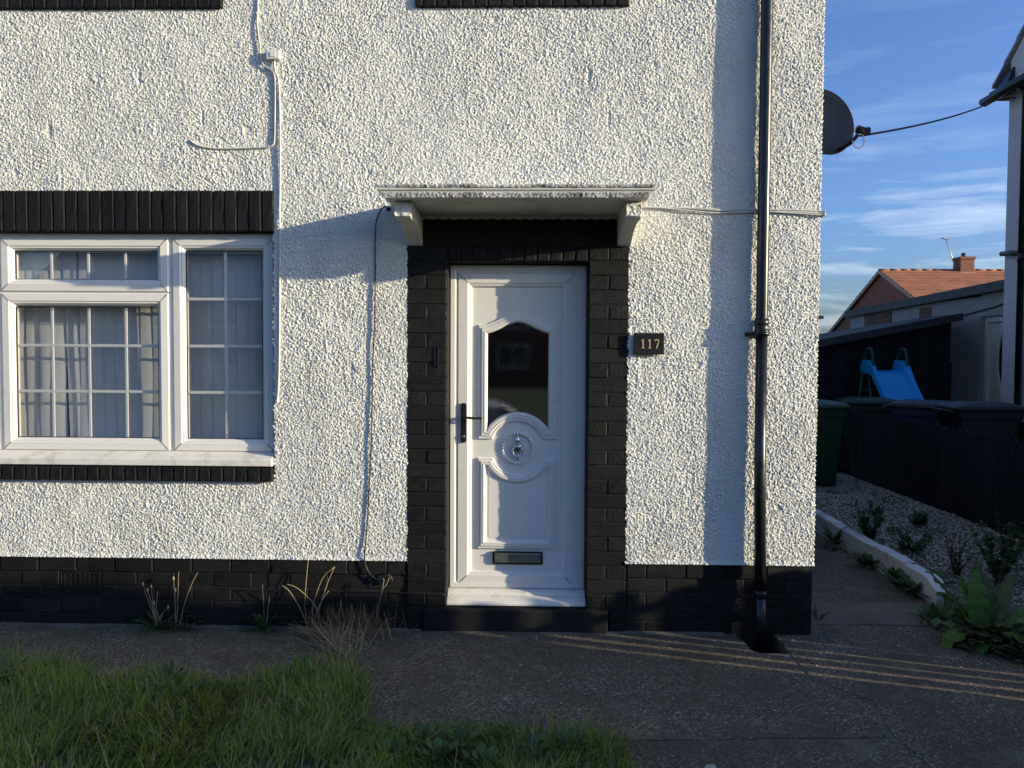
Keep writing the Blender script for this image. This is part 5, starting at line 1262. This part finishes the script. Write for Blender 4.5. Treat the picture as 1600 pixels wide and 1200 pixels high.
rosette('round_leaf_weed', (2.93, .95, .06), 5, .14, .11, 'weed_leaf', 'round leafed weed overhanging the kerb top', None, (.8, 1.3), (.1, .5), 0, .004, .3)
rosette('round_leaf_weed', (2.80, .48, .08), 4, .15, .13, 'weed_leaf', 'round leaf hanging over the broken end of the kerb', None, (.6, 1.2), (.2, .8), 0, .004, .3, arc_=(2.4, 4.4))
def bushy(name, loc, h, sp, n, mat, label, lw=.014, ll=.05, stems=7, stem_mat='dark_weed', head=None):
    e = empty(name, loc, 0, label, 'weed'); mb = MB(); ms = MB()
    for s in range(stems):
        a = random.random()*6.28; th = random.uniform(.05, .6)*sp/.15; L_ = h*random.uniform(.6, 1.1); p0 = Vector((random.gauss(0, .02), random.gauss(0, .02), 0))
        dirv = Vector((math.cos(a)*math.sin(th), math.sin(a)*math.sin(th), math.cos(th))); p1 = p0 + dirv*L_
        ms.tube([p0, p0.lerp(p1, .5) + Vector((0, 0, .01)), p1], [.003, .0025, .0015], 5)
        for k in range(n//stems):
            t = random.uniform(.12, 1); leaf_mesh(mb, tuple(p0.lerp(p1, t)), random.random()*6.28, ll*random.uniform(.5, 1.3)*(1.2 - .5*t), lw*random.uniform(.7, 1.3), random.uniform(.3, 1.5), random.uniform(.1, .8), 4, .2, .0, 0, .1, k)
        if head: ms.lathe([(0, -head), (head, 0), (0, head)], tuple(p1), 'z', 7)
    mb.build('foliage', mat, e, recalc=False); ms.build('stems', stem_mat, e); return e
bushy('bushy_weed', (2.88, 1.95, .06), .40, .22, 330, 'dark_weed', 'dark bushy weed on the gravel beside the house corner', .016, .07, 12)
bushy('bushy_weed', (3.06, 1.60, .06), .25, .25, 150, 'dark_weed', 'low spreading weed at the gravel edge right of the corner bush', .03, .08, 8)
bushy('bushy_weed', (3.12, 1.02, .06), .32, .18, 260, 'dead_leaf', 'brown seeding weed in the middle of the gravel', .010, .03, 13, 'dead_leaf', .006)
bushy('bushy_weed', (3.30, .82, .06), .46, .14, 330, 'dark_weed', 'tall dark green weed standing behind the big dock leaves', .026, .07, 9)
bushy('bushy_weed', (3.45, .35, .06), .38, .16, 220, 'dark_weed', 'dark weed at right edge behind the dock', .022, .06, 9)
bushy('bushy_weed', (3.55, .90, .06), .14, .2, 60, 'dark_weed', 'small low weed on the gravel between the tall weed and fence', .016, .05, 7)
bushy('bushy_weed', (3.90, 1.70, .06), .34, .30, 300, 'dark_weed', 'sprawling weed against the foot of the black fence', .014, .05, 12, 'dead_leaf', .005)
bushy('bushy_weed', (3.72, 2.75, .06), .14, .30, 150, 'dark_weed', 'flat weed patch on the gravel halfway along the fence', .02, .07, 12)
bushy('bushy_weed', (3.42, 3.0, .06), .16, .10, 40, 'dark_weed', 'small dark weed left of the flat weed patch', .03, .09, 5)
bushy('bushy_weed', (3.95, 4.75, .06), .75, .06, 70, 'dead_leaf', 'tall thin dead stem in front of the fence beside the green bin', .010, .04, 3, 'dead_leaf', .006)
e = empty('seeding_stalk', (3.62, 1.15, .06), 0, 'pale seed stalk standing in front of the black fence at right', 'weed')
mb = MB(); mb.tube([(0, 0, 0), (.005, 0, .12), (.0, 0, .22)], .005, 6); mb.build('stalk', 'straw', e)
mb = MB(); mb.lathe([(0, -.02), (.014, -.008), (.012, .004), (.016, .02), (0, .032)], (0, 0, .225), 'z', 8); mb.build('seed_head', 'straw', e)
rosette('corner_sprig', (CX + .03, .02, GZ + .08), 6, .10, .012, ['dead_leaf', 'weed_leaf'], 'little dry sprig growing from the plinth corner', None, (.2, 1.0), (-.3, .4))

# grit, crumbs of render and dead leaves on the concrete
chips = MB()
for k in range(420):
    x = random.uniform(-.7, 2.7); y = -.05 - 1.6*random.random()
    if in_poly(x, y, LAWN) or (1.15 < x < 1.52 and y > -.33): continue
    s = random.choice((.002, .003, .003, .004, .006)) * random.uniform(.7, 1.4); c = Vector((x, y, GZ + s*.4)); q = Matrix.Rotation(random.random()*6.28, 3, 'Z')
    pts = [c + q @ Vector(v)*s for v in ((1.3, 0, 0), (-1.1, .3, 0), (0, .9, 0), (0, -.9, .1), (.2, 0, .7), (0, 0, -.6))]
    b = len(chips.v); chips.v += [tuple(p) for p in pts]
    for f in ((0, 2, 4), (2, 1, 4), (1, 3, 4), (3, 0, 4), (2, 0, 5), (1, 2, 5), (3, 1, 5), (0, 3, 5)): chips.f.append(tuple(i + b for i in f)); chips.mi.append(0); chips.sm.append(False)
tag(chips.build('grit', 'gravel_chip', recalc=False), 'pale grit and crumbs scattered on the concrete path', 'grit', kind='stuff')
for (x, y, sz), l_ in zip(((.735, -1.54, .030), (-.115, -.93, .013)), ('largest pale stone lying on the concrete at the bottom edge', 'small white stone lying on the concrete before the door')):
    o_ = MB(); o_.lathe([(0, -.4*sz), (sz*.8, -.3*sz), (sz, .0), (sz*.7, .32*sz), (sz*.2, .42*sz)], (0, 0, 0), 'z', 9, 0, .6)
    o_.v = [tuple(Vector(v)*(1 + .25*noise.noise(Vector(v)*40))) for v in o_.v]
    tag(o_.build('stone', 'gravel_chip', None, (x, y, GZ + .4*sz), (0, 0, .4)), l_, 'stone')
